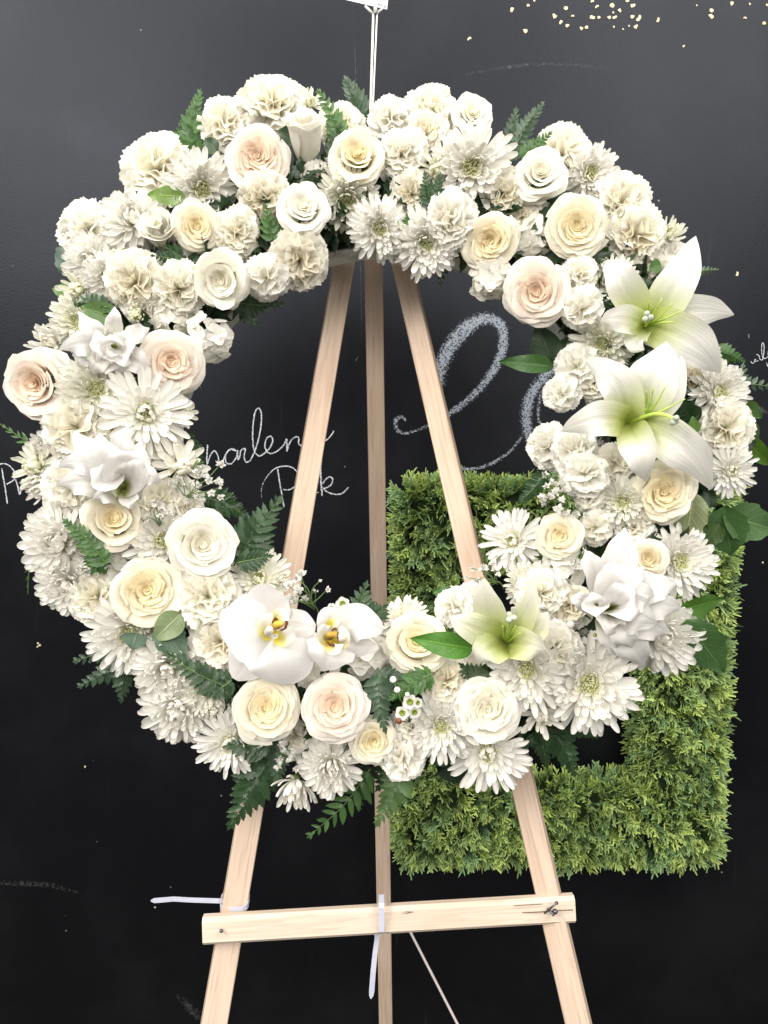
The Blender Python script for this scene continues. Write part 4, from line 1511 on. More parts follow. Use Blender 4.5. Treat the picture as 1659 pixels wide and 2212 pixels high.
F('cm', 578, 600, 88, "small white carnation at the inner edge beside the hooded white rose", 'W', (.1, -.25), fwd=.004)
F('c', 648, 562, 110, "buff carnation at the inner edge left of the left easel leg", 'Y', (.12, -.28), fwd=.002)
# blooms that close the gaps
F('c', 1130, 470, 90, "ivory carnation deep between the half open white rose and the golden swirl rose", 'I', (.0, .0), fwd=-.025)
F('c', 690, 400, 90, "white carnation deep behind the half open cream rose of the arch", 'W', (.0, .0), fwd=-.03)
F('c', 440, 550, 90, "white carnation deep between the golden ringed and hooded white roses", 'W', (.0, .0), fwd=-.03)
F('c', 1370, 1140, 84, "white carnation deep under the cream rose below the lily tip", 'W', (.1, .0), fwd=-.015)
F('c', 1030, 1450, 86, "white carnation deep between the green leaf and the hooded ivory rose", 'W', (.0, .0), fwd=-.03)
F('c', 640, 1590, 86, "white carnation deep between the large cream and lowest blush roses", 'W', (.0, -.1), fwd=-.025)
F('c', 1420, 590, 80, "white carnation deep behind the upper lily's tall petals", 'W', (.1, .0), fwd=-.03)
F('mo', 1500, 780, 90, "pale chrysanthemum deep behind the upper lily's right petals", 'G', (.3, .0), fwd=-.02)


# ------------------------------------------------------------------ lilies and orchids, petal by petal
def surface(base, mid, tip, width, face, ruff, chan, prof, wpow, nu=14, nv=20, seed=0, tipw=.02, back=0.0, edge=.07):
    """a petal along the curve base - mid - tip, its upper side turned to face"""
    r = random.Random(seed)
    ph = r.uniform(0, 6)
    b, m, t = Vector(base), Vector(mid), Vector(tip)
    m = 2 * m - (b + t) / 2
    face = Vector(face)

    def fn(u, v):
        c = b * (1 - v) ** 2 + m * 2 * v * (1 - v) + t * v * v
        tg = ((m - b) * (1 - v) + (t - m) * v).normalized()
        sd = tg.cross(face)
        sd.normalize()
        n = sd.cross(tg)
        w = width / 2 * max(tipw, math.sin(PI * min(1, .08 + .92 * v ** prof)) ** wpow)
        k = chan * (1 - 1.5 * v) * w * u * u - .10 * w * math.exp(-(u / .10) ** 2) * (1 - .6 * v) - .03 * w * math.exp(-((abs(u) - .42) / .09) ** 2) * (1 - v)
        k += ruff * 1.7 * w * abs(u) ** 2.5 * (math.sin(7.5 * v + 1.5 * u + ph) + .4 * math.sin(17 * v + 2 * ph)) - back * w * max(0, v - .75) * 4 * u * u
        return c + sd * w * u * (1 + edge * math.sin(13 * v + ph + (2.1 if u > 0 else 0)) * v) + n * k
    return grid(fn, nu, nv)


def dpt(x, y, cx, cy, dd):
    """a point in the picture, dd metres nearer than the wreath's front at cx, cy"""
    return at(x, y, plane_d(cx, cy) - .078 - dd)


def lily(cx, cy, cd, tepals, stamens, style, label, tint, ext, grp="white lilies in the wreath"):
    o = dpt(cx, cy, cx, cy, cd)
    root = node("lily", None, None, Matrix.Translation(o))
    mark(root, label, "lily", grp)
    view = (CAM - o).normalized()
    for k, (mx, my, md, tx, ty, td, w, ruff) in enumerate(tepals):
        wid = w * .80 * mpp(cy, .83)
        b = Vector((0, 0, 0)) + Vector((RND.uniform(-.002, .002), 0, RND.uniform(-.002, .002)))
        g = surface(b, dpt(mx, my, cx, cy, md) - o, dpt(tx, ty, cx, cy, td) - o, wid, view, ruff, .55, .82, .72, seed=k + int(cx))
        c = tuple(q * .86 for q in TINT[tint][0])
        node("tepal", mesh("tepal", *g, mat=M_LILY), root, None, (*c, ext))
    for pts in stamens:
        j = Joined()
        P = bezier([dpt(x, y, cx, cy, d) - o for x, y, d in pts], 6)
        j.tube(P, [.0016 - .0011 * i / len(P) for i in range(len(P))], 6)
        node("stamen", j.build("stamen", M_FILAMENT), root)
    P = bezier([dpt(x, y, cx, cy, d) - o for x, y, d in style], 6)
    j = Joined()
    j.tube(P, .0021, 8)
    node("style", j.build("style", M_FILAMENT), root)
    j = Joined()
    e = P[-1]
    dr = (P[-1] - P[-3]).normalized()
    a = dr.orthogonal().normalized()
    bq = dr.cross(a)
    for q in range(3):
        s = a * math.cos(q * 2.094) + bq * math.sin(q * 2.094)
        j.tube([e - dr * .002, e + s * .0028, e + s * .0046 + dr * .0012, e + s * .0056 + dr * .002], [.002, .0032, .003, .0012], 8)
    node("stigma", j.build("stigma", M_STIGMA), root)
    return root


lily(1393, 700, .012, [
    (1345, 610, .060, 1309, 563, .022, 92, .10), (1462, 612, .050, 1503, 510, .030, 108, .10), (1495, 672, .036, 1586, 680, .010, 98, .08),
    (1490, 738, .060, 1556, 806, .032, 122, .10), (1345, 688, .070, 1297, 694, .062, 74, .15), (1372, 735, .050, 1392, 756, .062, 62, .2)],
    [[(1395, 700, .012), (1420, 690, .05), (1452, 655, .075)], [(1397, 700, .012), (1428, 692, .05), (1473, 672, .072)], [(1396, 702, .012), (1425, 698, .05), (1455, 695, .07)],
     [(1392, 698, .012), (1400, 680, .05), (1402, 652, .07)], [(1392, 702, .012), (1398, 700, .05), (1430, 645, .078)]],
    [(1394, 700, .012), (1396, 695, .05), (1399, 684, .085)],
    "upper open white lily with yellow green throat, its petals leaning over the right edge", 'W', 1.0)
lily(1357, 915, .014, [
    (1335, 830, .062, 1262, 778, .030, 98, .10), (1410, 820, .058, 1440, 738, .040, 132, .08), (1292, 905, .070, 1213, 932, .040, 92, .07),
    (1470, 965, .070, 1536, 1056, .040, 112, .10), (1380, 972, .066, 1394, 1040, .050, 92, .10), (1440, 860, .050, 1472, 768, .030, 80, .08)],
    [[(1358, 912, .014), (1400, 880, .06), (1412, 838, .085)], [(1358, 912, .014), (1410, 880, .06), (1438, 835, .085)], [(1360, 914, .014), (1420, 892, .06), (1480, 862, .085)],
     [(1358, 912, .014), (1395, 872, .055), (1396, 845, .08)], [(1360, 914, .014), (1410, 896, .06), (1450, 900, .082)]],
    [(1358, 913, .014), (1405, 896, .06), (1438, 897, .08), (1458, 908, .088)],
    "lower open white lily with long stamens over the right side of the ring", 'W', .95)
lily(1092, 1388, .008, [
    (1058, 1330, .050, 1046, 1248, .058, 84, .05), (1130, 1335, .046, 1153, 1256, .052, 66, .10), (1035, 1362, .056, 970, 1334, .058, 82, .06),
    (1055, 1402, .060, 1034, 1432, .062, 86, .08), (1135, 1392, .062, 1181, 1404, .060, 80, .12), (1148, 1362, .040, 1184, 1322, .040, 76, .10), (1118, 1345, .034, 1104, 1312, .050, 50, .15)],
    [[(1092, 1386, .010), (1088, 1372, .05), (1086, 1352, .07)], [(1094, 1386, .010), (1102, 1370, .05), (1114, 1352, .065)], [(1092, 1386, .010), (1098, 1368, .05), (1100, 1350, .065)],
     [(1094, 1388, .010), (1108, 1378, .05), (1124, 1368, .065)]],
    [(1092, 1386, .01), (1098, 1362, .06), (1103, 1334, .085)],
    "half open lily with a green throat and pointed petals at the bottom right", 'I', 1.75)


def double_lily(cx, cy, cd, tepals, label):
    o = dpt(cx, cy, cx, cy, cd)
    root = node("double_lily", None, None, Matrix.Translation(o))
    mark(root, label, "lily", "double lilies in the wreath")
    view = (CAM - o).normalized()
    for k, (bx, by, bd, mx, my, md, tx, ty, td, w, ruff) in enumerate(tepals):
        face = (view + Vector((RND.uniform(-.35, .35), 0, RND.uniform(-.1, .4)))).normalized()
        g = surface(dpt(bx, by, cx, cy, bd) - o, dpt(mx, my, cx, cy, md) - o, dpt(tx, ty, cx, cy, td) - o, w * .90 * mpp(cy, .82), face, ruff * .7, .7, .85, .82, seed=k + int(cx), tipw=.04, edge=.07)
        q = RND.uniform(.97, 1.02)
        node("tepal", mesh("tepal", *g, mat=M_LILY), root, None, (.79 * q, .775 * q, .765 * q, .42))
    return root


double_lily(238, 752, .014, [
    (236, 740, .0, 200, 712, .035, 168, 672, .02, 52, .3), (240, 738, .0, 246, 700, .03, 248, 662, .03, 44, .3), (226, 752, .0, 178, 742, .04, 128, 756, .02, 62, .25),
    (250, 744, .0, 292, 722, .035, 323, 708, .02, 50, .3), (252, 766, .0, 292, 780, .035, 328, 806, .018, 66, .25), (228, 768, .0, 208, 786, .035, 196, 806, .02, 56, .3), (240, 772, .0, 252, 792, .04, 264, 814, .02, 66, .25),
    (222, 760, .0, 180, 772, .03, 160, 786, .012, 50, .3), (236, 752, .02, 218, 742, .05, 206, 712, .045, 54, .3), (244, 750, .02, 268, 738, .055, 284, 712, .045, 58, .3), (240, 756, .02, 226, 768, .058, 218, 782, .05, 56, .3),
    (244, 758, .02, 266, 772, .058, 284, 784, .05, 58, .3), (240, 752, .03, 240, 742, .06, 239, 722, .06, 52, .25), (240, 756, .03, 246, 764, .066, 250, 776, .062, 46, .3)],
    "upper double lily left of the spiral centred blush rose")
double_lily(262, 1050, .012, [
    (262, 1050, .0, 200, 985, .035, 162, 930, .02, 72, .3), (264, 1048, .0, 262, 980, .03, 276, 922, .02, 78, .3), (270, 1048, .0, 296, 1000, .035, 306, 950, .02, 62, .3),
    (250, 1050, .0, 180, 1040, .045, 122, 1052, .02, 66, .25), (250, 1040, .0, 180, 1000, .04, 126, 1010, .015, 56, .3), (276, 1056, .0, 316, 1030, .04, 346, 1046, .03, 56, .25),
    (262, 1064, .0, 232, 1066, .05, 200, 1078, .045, 50, .3), (272, 1066, .0, 280, 1080, .05, 292, 1098, .045, 44, .3), (258, 1046, .015, 222, 990, .055, 214, 936, .05, 88, .22),
    (266, 1050, .02, 262, 1004, .066, 250, 968, .07, 92, .2), (272, 1052, .02, 288, 1020, .06, 292, 984, .06, 70, .25), (254, 1052, .02, 222, 1030, .066, 196, 1012, .06, 66, .25)],
    "cupped double lily in the middle of the left side")
double_lily(1312, 1312, .014, [
    (1312, 1300, .0, 1336, 1220, .03, 1349, 1140, .02, 88, .22), (1300, 1300, .0, 1282, 1230, .04, 1264, 1190, .035, 56, .3), (1296, 1310, .0, 1262, 1300, .045, 1230, 1288, .04, 46, .3),
    (1330, 1300, .0, 1400, 1270, .04, 1462, 1262, .02, 84, .25), (1330, 1330, .0, 1390, 1340, .045, 1446, 1370, .02, 92, .25), (1322, 1336, .0, 1362, 1390, .045, 1390, 1440, .025, 82, .25), (1308, 1336, .0, 1318, 1376, .045, 1328, 1416, .04, 52, .3),
    (1334, 1316, .0, 1410, 1306, .04, 1472, 1316, .015, 78, .25), (1316, 1300, .02, 1346, 1252, .055, 1392, 1226, .045, 84, .25), (1310, 1304, .02, 1322, 1254, .055, 1330, 1212, .05, 78, .25),
    (1322, 1312, .02, 1368, 1288, .066, 1414, 1288, .055, 86, .25), (1322, 1322, .02, 1372, 1328, .068, 1420, 1346, .055, 88, .25), (1316, 1330, .02, 1346, 1362, .066, 1366, 1400, .055, 76, .3), (1314, 1314, .03, 1342, 1288, .076, 1366, 1262, .07, 72, .25),
    (1316, 1318, .03, 1352, 1312, .082, 1384, 1318, .078, 70, .25), (1310, 1322, .03, 1320, 1346, .076, 1330, 1368, .07, 62, .3), (1302, 1314, .02, 1284, 1306, .066, 1278, 1278, .06, 56, .3)],
    "largest many petalled double lily at lower right")


def orchid(cx, cy, parts, lip, label):
    o = dpt(cx, cy, cx, cy, .028)
    root = node("orchid", None, None, Matrix.Translation(o))
    mark(root, label, "orchid", "moth orchids in the wreath")
    view = (CAM - o).normalized()
    L = lambda x, y, d: dpt(x, y, cx, cy, .028 + d) - o
    for k, (nm, bx, by, bd, mx, my, md, tx, ty, td, w, chan) in enumerate(parts):
        g = surface(L(bx, by, bd), L(mx, my, md), L(tx, ty, td), w * mpp(cy, .81), view, .05, chan, .72, .5, 12, 14, seed=k + int(cx), tipw=.16)
        c = (.80, .79, .80) if nm == "petal" else (.79, .77, .78)
        node(nm, mesh(nm, *g, mat=M_ORCHID), root, None, (*c, 1))
    for nm, bx, by, bd, mx, my, md, tx, ty, td, w, chan, mat, col in lip:
        g = surface(L(bx, by, bd), L(mx, my, md), L(tx, ty, td), w * mpp(cy, .81), view, .12, chan, .75, .6, 8, 12, seed=int(tx), tipw=.1)
        node(nm, mesh(nm, *g, mat=mat), root, None, (*col, 1))
    return root, L


M_LIP = petal_material("orchid_lip", (.95, .82, .10), 0.0, 0.75, rough=.45, spec=.3, vein=.2, trans=.2)
root, L = orchid(598, 1358, [
    ("sepal", 585, 1350, -.008, 575, 1310, .000, 560, 1262, .004, 92, .1), ("sepal", 580, 1370, -.010, 540, 1420, -.004, 508, 1468, .000, 98, .15), ("sepal", 610, 1352, -.012, 645, 1352, -.002, 682, 1356, -.002, 70, .2),
    ("petal", 592, 1356, -.004, 540, 1350, .012, 478, 1330, .004, 150, -.1), ("petal", 598, 1372, -.004, 612, 1420, .014, 622, 1478, .004, 158, -.12)],
    [("lip", 586, 1372, .004, 572, 1350, .022, 590, 1326, .030, 34, .9, M_LIP, (.86, .86, .80)), ("lip", 600, 1376, .004, 618, 1376, .022, 632, 1352, .030, 32, .9, M_LIP, (.86, .86, .80)),
     ("lip", 592, 1346, .004, 606, 1330, .020, 622, 1340, .030, 30, .8, M_LIP, (.86, .86, .84)), ("lip", 596, 1352, .010, 606, 1338, .026, 618, 1322, .022, 20, .5, M_LIP, (.86, .84, .5))],
    "wide open white moth orchid with yellow brown throat facing front")
j = Joined()
j.tube([L(590, 1352, .012), L(598, 1350, .026), L(608, 1346, .026), L(614, 1340, .022)], [.003, .0046, .0036, .0014], 10)
node("callus", j.build("callus", M_YELLOW), root)
j = Joined()
for e in (((592, 1338), (602, 1330), (614, 1334), (620, 1346)), ((606, 1362), (616, 1358), (620, 1346), (619, 1338)), ((588, 1346), (592, 1340), (600, 1337))):
    j.tube([L(x, y, .024) for x, y in e], [.0008] + [.0014] * (len(e) - 2) + [.001], 6)
node("throat_stripe", j.build("throat_stripe", M_MAROON), root)
j = Joined()
j.tube([L(580, 1372, .006), L(579, 1366, .020), L(583, 1359, .030), L(588, 1356, .028)], [.003, .0042, .0040, .0014], 10)
node("column", j.build("column", M_STIGMA if False else plain("orchid_column", (.80, .76, .68), .5)), root)

root, L = orchid(722, 1372, [
    ("sepal", 716, 1352, -.012, 708, 1338, -.004, 690, 1322, -.002, 62, .1), ("sepal", 730, 1366, -.012, 712, 1335, -.006, 692, 1352, -.008, 50, .1), ("sepal", 735, 1385, -.010, 775, 1395, -.002, 812, 1394, .006, 46, -.2),
    ("petal", 728, 1362, -.004, 772, 1345, .010, 826, 1364, .008, 80, -.1), ("petal", 722, 1384, -.004, 712, 1410, .014, 700, 1444, .010, 100, -.1)],
    [("lip", 718, 1386, .004, 698, 1372, .020, 702, 1348, .028, 28, .9, M_LIP, (.86, .86, .80)), ("lip", 724, 1388, .004, 742, 1380, .022, 736, 1352, .026, 30, .9, M_LIP, (.86, .86, .80)),
     ("lip", 714, 1388, .006, 722, 1402, .024, 742, 1392, .024, 26, .7, M_LIP, (.86, .86, .82)), ("lip", 714, 1352, .004, 722, 1346, .020, 730, 1352, .026, 22, .7, M_LIP, (.86, .84, .5))],
    "second white moth orchid turned aside, right of the wide open one")
j = Joined()
j.tube([L(704, 1378, .014), L(712, 1374, .026), L(722, 1370, .024), L(727, 1366, .018)], [.003, .0046, .0036, .0014], 10)
node("callus", j.build("callus", M_YELLOW), root)
j = Joined()
for e in (((704, 1386), (714, 1393), (726, 1395), (732, 1390)), ((728, 1376), (733, 1380), (736, 1386)), ((716, 1362), (724, 1358), (728, 1360))):
    j.tube([L(x, y, .022) for x, y in e], [.0008] + [.0016] * (len(e) - 2) + [.001], 6)
node("throat_stripe", j.build("throat_stripe", M_MAROON), root)
j = Joined()
j.tube([L(740, 1382, .006), L(739, 1380, .020), L(737, 1377, .028)], [.003, .0042, .0022], 10)
node("column", j.build("column", bpy.data.materials["orchid_column"]), root)


# ------------------------------------------------------------------ gypsophila and waxflower
def puff_mesh(seed):
    r = random.Random(seed)
    j = Joined()
    for k in range(16):
        th, ph = r.uniform(.1, 1.9), r.uniform(0, 6.28)
        vs, fs, at_ = leaf_grid(.34, 0, 3, 2, .3, -.3, .1)
        j.add(vs, fs, at_, polar_mtx(th, ph, Vector((0, 0, -.1)), r.uniform(-.6, .6), r.uniform(.8, 1.05)))
    return j.build("blossom", M_ORCHID)


PUFFS = [puff_mesh(k) for k in range(4)]


def gypsophila(root_px, blossoms, label, dd=.0, thick=.00055):
    cx, cy = root_px
    o = dpt(cx, cy, cx, cy, dd - .03)
    root = node("gypsophila_sprig", None, None, Matrix.Translation(o))
    mark(root, label, "gypsophila", "gypsophila sprigs in the wreath")
    j = Joined()
    mx = sum(b[0] for b in blossoms) / len(blossoms)
    my = sum(b[1] for b in blossoms) / len(blossoms)
    hub = dpt((cx + mx) / 2, (cy + my) / 2, cx, cy, dd) - o
    j.tube(bezier([Vector((0, 0, 0)), hub * .55 + Vector((.002, 0, .002)), hub], 4), thick * 1.6, 5)
    for k, (x, y, s) in enumerate(blossoms):
        b = dpt(x, y, cx, cy, dd + RND.uniform(-.006, .01)) - o
        mid = (hub * .5 + b * .5) + Vector((RND.uniform(-.005, .005), RND.uniform(-.003, .003), RND.uniform(-.004, .004)))
        j.tube(bezier([hub if k % 2 else hub * .6, mid, b], 4), thick, 5)
        d = (b - mid).normalized() * .6 + Vector((0, -.7, .2))
        m = Matrix.Translation(b) @ d.to_track_quat('Z', 'Y').to_matrix().to_4x4() @ Matrix.Rotation(RND.uniform(0, 6), 4, 'Z') @ Matrix.Scale(s * .60 * mpp(y, .83), 4)
        node("blossom", PUFFS[k % 4], root, m, (.92, .91, .88, 1))
    node("stem", j.build("stem", M_STEM), root)


gypsophila((385, 1085), [(476, 1003, 22), (448, 1036, 24), (473, 1039, 21), (430, 1074, 27), (456, 1065, 19), (476, 1072, 18), (370, 1044, 22), (403, 1082, 18), (387, 1034, 18), (418, 1040, 9), (476, 1054, 8)],
           "gypsophila sprig reaching out over the chalk word harlen", .0)
gypsophila((345, 1150), [(344, 1092, 24), (349, 1102, 20), (366, 1106, 16), (332, 1085, 16), (318, 1118, 20), (346, 1116, 16)], "gypsophila sprig among the carnations above the white rose at left", .012)
gypsophila((690, 1335), [(651, 1242, 25), (643, 1251, 22), (642, 1271, 22), (644, 1281, 20), (659, 1294, 20), (641, 1300, 17), (628, 1293, 23), (692, 1254, 8), (678, 1275, 9), (707, 1273, 15), (623, 1263, 20), (625, 1299, 20), (686, 1277, 5), (652, 1273, 8)],
           "airy gypsophila sprig standing over the left easel leg between the orchids", .0)
gypsophila((1245, 1075), [(1174, 1084, 20), (1188, 1074, 24), (1206, 1098, 22), (1224, 1107, 20), (1244, 1107, 24), (1265, 1111, 18), (1200, 1062, 20), (1226, 1056, 18), (1180, 1050, 16), (1170, 1074, 18), (1214, 1078, 16), (1236, 1128, 18)],
           "thick gypsophila sprig hanging above the small cream rose at right", .006)
gypsophila((1088, 1272), [(1045, 1228, 22), (1021, 1228, 14), (1065, 1217, 18), (1069, 1230, 18), (1010, 1248, 12), (1031, 1252, 18), (1076, 1240, 12), (1050, 1262, 12)],
           "gypsophila sprig over the right easel leg behind the green throated lily", -.01)
gypsophila((622, 1600), [(604, 1640, 22), (624, 1637, 20), (611, 1607, 15), (641, 1660, 18), (600, 1655, 18), (612, 1620, 12), (632, 1622, 12)], "gypsophila sprig near the drooping chrysanthemum at the bottom", -.004)
gypsophila((215, 1210), [(169, 1227, 15), (190, 1232, 20), (202, 1230, 16), (196, 1240, 14), (180, 1238, 12)], "small gypsophila sprig in a dark gap on the left side", .0)
gypsophila((420, 985), [(424, 1020, 18), (436, 1006, 15), (442, 1024, 20), (428, 1046, 16), (410, 1012, 14)], "little gypsophila sprig between the inner left fern and the cream young chrysanthemum", .004)
gypsophila((1262, 1180), [(1252, 1212, 18), (1268, 1204, 20), (1240, 1222, 15), (1280, 1218, 16), (1260, 1190, 14)], "little gypsophila sprig under the small cream rose near the double lily", .02)
gypsophila((1200, 1030), [(1178, 1026, 18), (1190, 1040, 16), (1202, 1046, 14), (1168, 1010, 12), (1212, 1058, 14)], "gypsophila sprig under the inner small carnations on the right", .002)

WAXP = [round_petal(90 + k, .78, 6, 6) for k in range(2)]


def cup_mesh():
    j = Joined()
    prof = [(0.02, -.5), (.3, -.35), (.42, 0), (.44, .16), (.36, .18), (.30, .04), (.02, .0)]
    n = 12
    vs = [(r * math.cos(2 * PI * i / n), r * math.sin(2 * PI * i / n), z) for r, z in prof for i in range(n)]
    fs = [(k * n + i, k * n + (i + 1) % n, (k + 1) * n + (i + 1) % n, (k + 1) * n + i) for k in range(len(prof) - 1) for i in range(n)]
    j.add(vs, fs)
    return j.build("blossom", M_CUP)


WAXCUP = cup_mesh()
M_WAXBUD = plain("waxflower_bud", (.84, .80, .76), .35, amount=.1)
M_BROWN = plain("brown_bud", (.22, .07, .03), .3)


def ball(c, r, j):
    n, m = 10, 7
    vs = [Vector(c) + Vector((math.sin(PI * k / m) * math.cos(2 * PI * i / n), math.sin(PI * k / m) * math.sin(2 * PI * i / n), math.cos(PI * k / m))) * r for k in range(m + 1) for i in range(n)]
    fs = [(k * n + i, (k + 1) * n + i, (k + 1) * n + (i + 1) % n, k * n + (i + 1) % n) for k in range(m) for i in range(n)]
    j.add(vs, fs)


def waxflower(root_px, blooms, buds, label, dd):
    cx, cy = root_px
    o = dpt(cx, cy, cx, cy, dd - .02)
    root = node("waxflower_sprig", None, None, Matrix.Translation(o))
    mark(root, label, "waxflower", "waxflower sprigs in the wreath")
    j = Joined()
    for x, y, s, fx, fy in blooms:
        b = dpt(x, y, cx, cy, dd + RND.uniform(0, .006)) - o
        j.tube(bezier([Vector((0, 0, 0)), b * .6 + Vector((0, .004, -.003)), b], 4), .0007, 5)
        d = Vector((fx, -1, fy))
        m = Matrix.Translation(b) @ d.to_track_quat('Z', 'Y').to_matrix().to_4x4() @ Matrix.Rotation(RND.uniform(0, 6), 4, 'Z') @ Matrix.Scale(s * .43 * mpp(y, .83), 4)
        e = node("blossom", WAXCUP, root, m)
        for q in range(5):
            mm = Matrix.Rotation(2 * PI * q / 5, 4, 'Z') @ Matrix.Translation((.38, 0, .05)) @ Matrix.Rotation(-.15, 4, 'Y') @ Matrix.Scale(.66, 4)
            node("petal", WAXP[q % 2], e, mm, (.86, .84, .82, 1))
    for x, y, s, brown in buds:
        b = dpt(x, y, cx, cy, dd + .004) - o
        j.tube([Vector((0, 0, 0)), b], .0006, 5)
        k = Joined()
        ball(b, s * .5 * mpp(y, .83), k)
        node("bud", k.build("bud", M_BROWN if brown else M_WAXBUD), root)
    node("stem", j.build("stem", M_STEM), root)


waxflower((745, 1335), [(740, 1304, 33, .1, .2), (716, 1314, 26, -.8, .6), (766, 1318, 22, .9, .3), (748, 1322, 26, .2, -.6)], [(726, 1310, 9, 0)], "waxflower sprig peeping over the second orchid", .0)
waxflower((885, 1560), [(885, 1516, 34, .1, .2), (869, 1540, 32, -.2, .3), (895, 1538, 30, .2, -.1), (902, 1518, 24, .6, .2)], [(862, 1557, 13, 1), (849, 1468, 13, 0), (858, 1490, 12, 0), (880, 1500, 9, 0)],
          "waxflower sprig with green cups in front of the bottom fern", .022)
waxflower((1290, 1390), [(1285, 1372, 22, -.3, .3), (1296, 1412, 24, .1, -.2), (1304, 1406, 18, .5, -.4)], [(1233, 1349, 16, 0), (1254, 1424, 8, 0)], "waxflower sprig in the gap under the largest double lily", .004)


# ------------------------------------------------------------------ fern fronds and leaves
DARK, MID, LITE, BLUE = (.032, .074, .028), (.062, .145, .036), (.10, .175, .06), (.072, .12, .078)


def fern(bx, by, tx, ty, ll, n, label, col=MID, bd=-.03, td=-.01, bend=(0, 0), wide=1.0, kind=0, twist=0.0, spread=58, trim=0.0):
    o = dpt(bx, by, bx, by, bd)
    root = node("fern_frond", None, None, Matrix.Translation(o))
    mark(root, label, "fern", "leatherleaf fern fronds in the wreath")
    t = dpt(tx, ty, bx, by, td) - o
    scale = mpp(by, .85)
    mid = t * .5 + Vector((bend[0] * scale, 0, bend[1] * scale))
    P = bezier([Vector((0, 0, 0)), mid, t], 12)
    j = Joined()
    j.tube(P, [.0011 - .0008 * i / len(P) for i in range(len(P))], 5)
    node("stem", j.build("stem", M_STEM), root, None, None)
    view = (CAM - o).normalized()
    fam = LEAFLETS if kind == 0 else PLAIN_LEAFLETS
    if kind == 0:
        ll *= 1.16
        n = int(n * 1.25 + .5)
        wide = 1 + (wide - 1) * .5
    ll *= scale
    T = len(P) - 1
    for k in range(n):
        f = .06 + .90 * k / (n - 1)
        q = f * T
        i = min(int(q), T - 1)
        p = P[i].lerp(P[i + 1], q - i)
        tg = (P[i + 1] - P[i]).normalized()
        face = (view + tg.cross(view) * twist).normalized()
        sd = tg.cross(face).normalized()
        lenk = ll * (1 - .78 * max(0, (f - trim) / (1 - trim)) ** 1.2) * (.75 + .25 * min(1, f * 5))
        for s in (-1, 1):
            a = math.radians(spread - 22 * f + RND.uniform(-7, 7))
            d = tg * math.cos(a) + sd * s * math.sin(a) + face * RND.uniform(-.14, .14)
            ln = lenk * RND.uniform(.9, 1.08)
            m = frame_mtx(p, d, face + sd * s * RND.uniform(-.35, .15)) @ Matrix.Diagonal((ln, ln * wide * (1 if s > 0 else -1), ln, 1))
            g = RND.uniform(.8, 1.25)
            node("leaflet", fam[RND.randrange(len(fam))], root, m, (col[0] * g, col[1] * g, col[2] * g, 1))
    m = frame_mtx(P[-3], t - P[-3], view) @ Matrix.Scale(ll * .45, 4)
    node("leaflet", fam[0], root, m, (*col, 1))


fern(420, 350, 432, 198, 46, 10, "upright light green fern frond above the upper left carnation", MID, -.05, -.05, (-14, 0), 1.5)
fern(405, 345, 392, 270, 40, 5, "short fern frond at the foot of the upright light green one", MID, -.055, -.05, (0, 0), 1.6)
fern(735, 330, 688, 196, 42, 8, "dark fern frond standing beside the closed white rose", MID, -.02, -.02, (16, 0), 1.4)
fern(720, 345, 735, 275, 34, 5, "small black green fern tuft left of the half open cream rose", DARK, .0, .01, (0, 0), 1.5)
fern(794, 292, 748, 173, 50, 9, "bluish upright fern frond left of the card pick", BLUE, -.05, -.05, (0, 10), 1.5)
fern(1106, 350, 1114, 240, 44, 7, "dark bushy fern frond at the top right behind the ivory rose", DARK, -.04, -.04, (-6, 0), 1.6)
fern(1110, 322, 1172, 224, 34, 8, "fern frond pointing up right from the top right clump", BLUE, -.035, -.03, (0, 8), 1.5)
fern(1126, 345, 1188, 288, 30, 7, "serrated fern frond in front of the right clump's carnation", MID, -.01, .0, (0, 0), 1.5)
fern(588, 520, 574, 446, 30, 5, "little fern sprig pointing up beside the half open white rose", MID, .0, .01, (0, 0), 1.6)
fern(582, 505, 614, 456, 26, 4, "second little fern sprig leaning right under the buff carnation", MID, .0, .01, (0, 0), 1.6)
fern(560, 480, 548, 570, 34, 5, "dark fern sprig hanging beside the golden ringed rose's carnation", DARK, -.02, -.01, (0, 0), 1.6)
fern(932, 452, 918, 376, 30, 6, "dark fern tip standing left in the pair below the biggest top chrysanthemum", DARK, .012, .02, (0, 0), 1.7)
fern(936, 450, 950, 380, 28, 6, "dark fern tip standing right in the pair below the biggest top chrysanthemum", DARK, .012, .02, (0, 0), 1.7)
fern(934, 446, 868, 486, 30, 6, "fern sprig pointing down left over the middle leg chrysanthemums", MID, .004, .012, (0, 0), 1.6)
fern(960, 530, 952, 612, 30, 5, "fern tip hanging below the chrysanthemum on the right easel leg", DARK, -.05, -.05, (0, 0), 1.6)
fern(500, 652, 610, 656, 38, 7, "dark fern hanging sideways under the hooded white rose", DARK, -.05, -.05, (0, -6), 1.4)
fern(512, 650, 552, 700, 34, 4, "drooping fern tip at the inner upper left edge", DARK, -.05, -.055, (0, 0), 1.5)
fern(392, 556, 360, 535, 26, 4, "tiny dark fern tip between the closed rose and golden ringed rose", DARK, .0, .01, (0, 0), 1.5)
fern(390, 562, 330, 552, 24, 5, "thin dark fern blade lying over the crinkled buff carnation", DARK, .005, .015, (0, 0), 1.4)
fern(232, 664, 152, 656, 34, 6, "dark fern pointing left above the upper double lily", DARK, .0, -.02, (0, 6), 1.5)
fern(150, 690, 124, 658, 30, 5, "pale bluish fern tip at the left edge above the shaggy chrysanthemum", BLUE, -.05, -.05, (0, 0), 1.5)
fern(300, 450, 292, 412, 40, 4, "green fern tip behind the cushion shaped chrysanthemum", MID, -.05, -.05, (0, 0), 1.6)
fern(232, 1222, 142, 1126, 38, 9, "green fern frond lying over the dense chrysanthemum on the left edge", MID, .012, .022, (4, 6), 1.5)
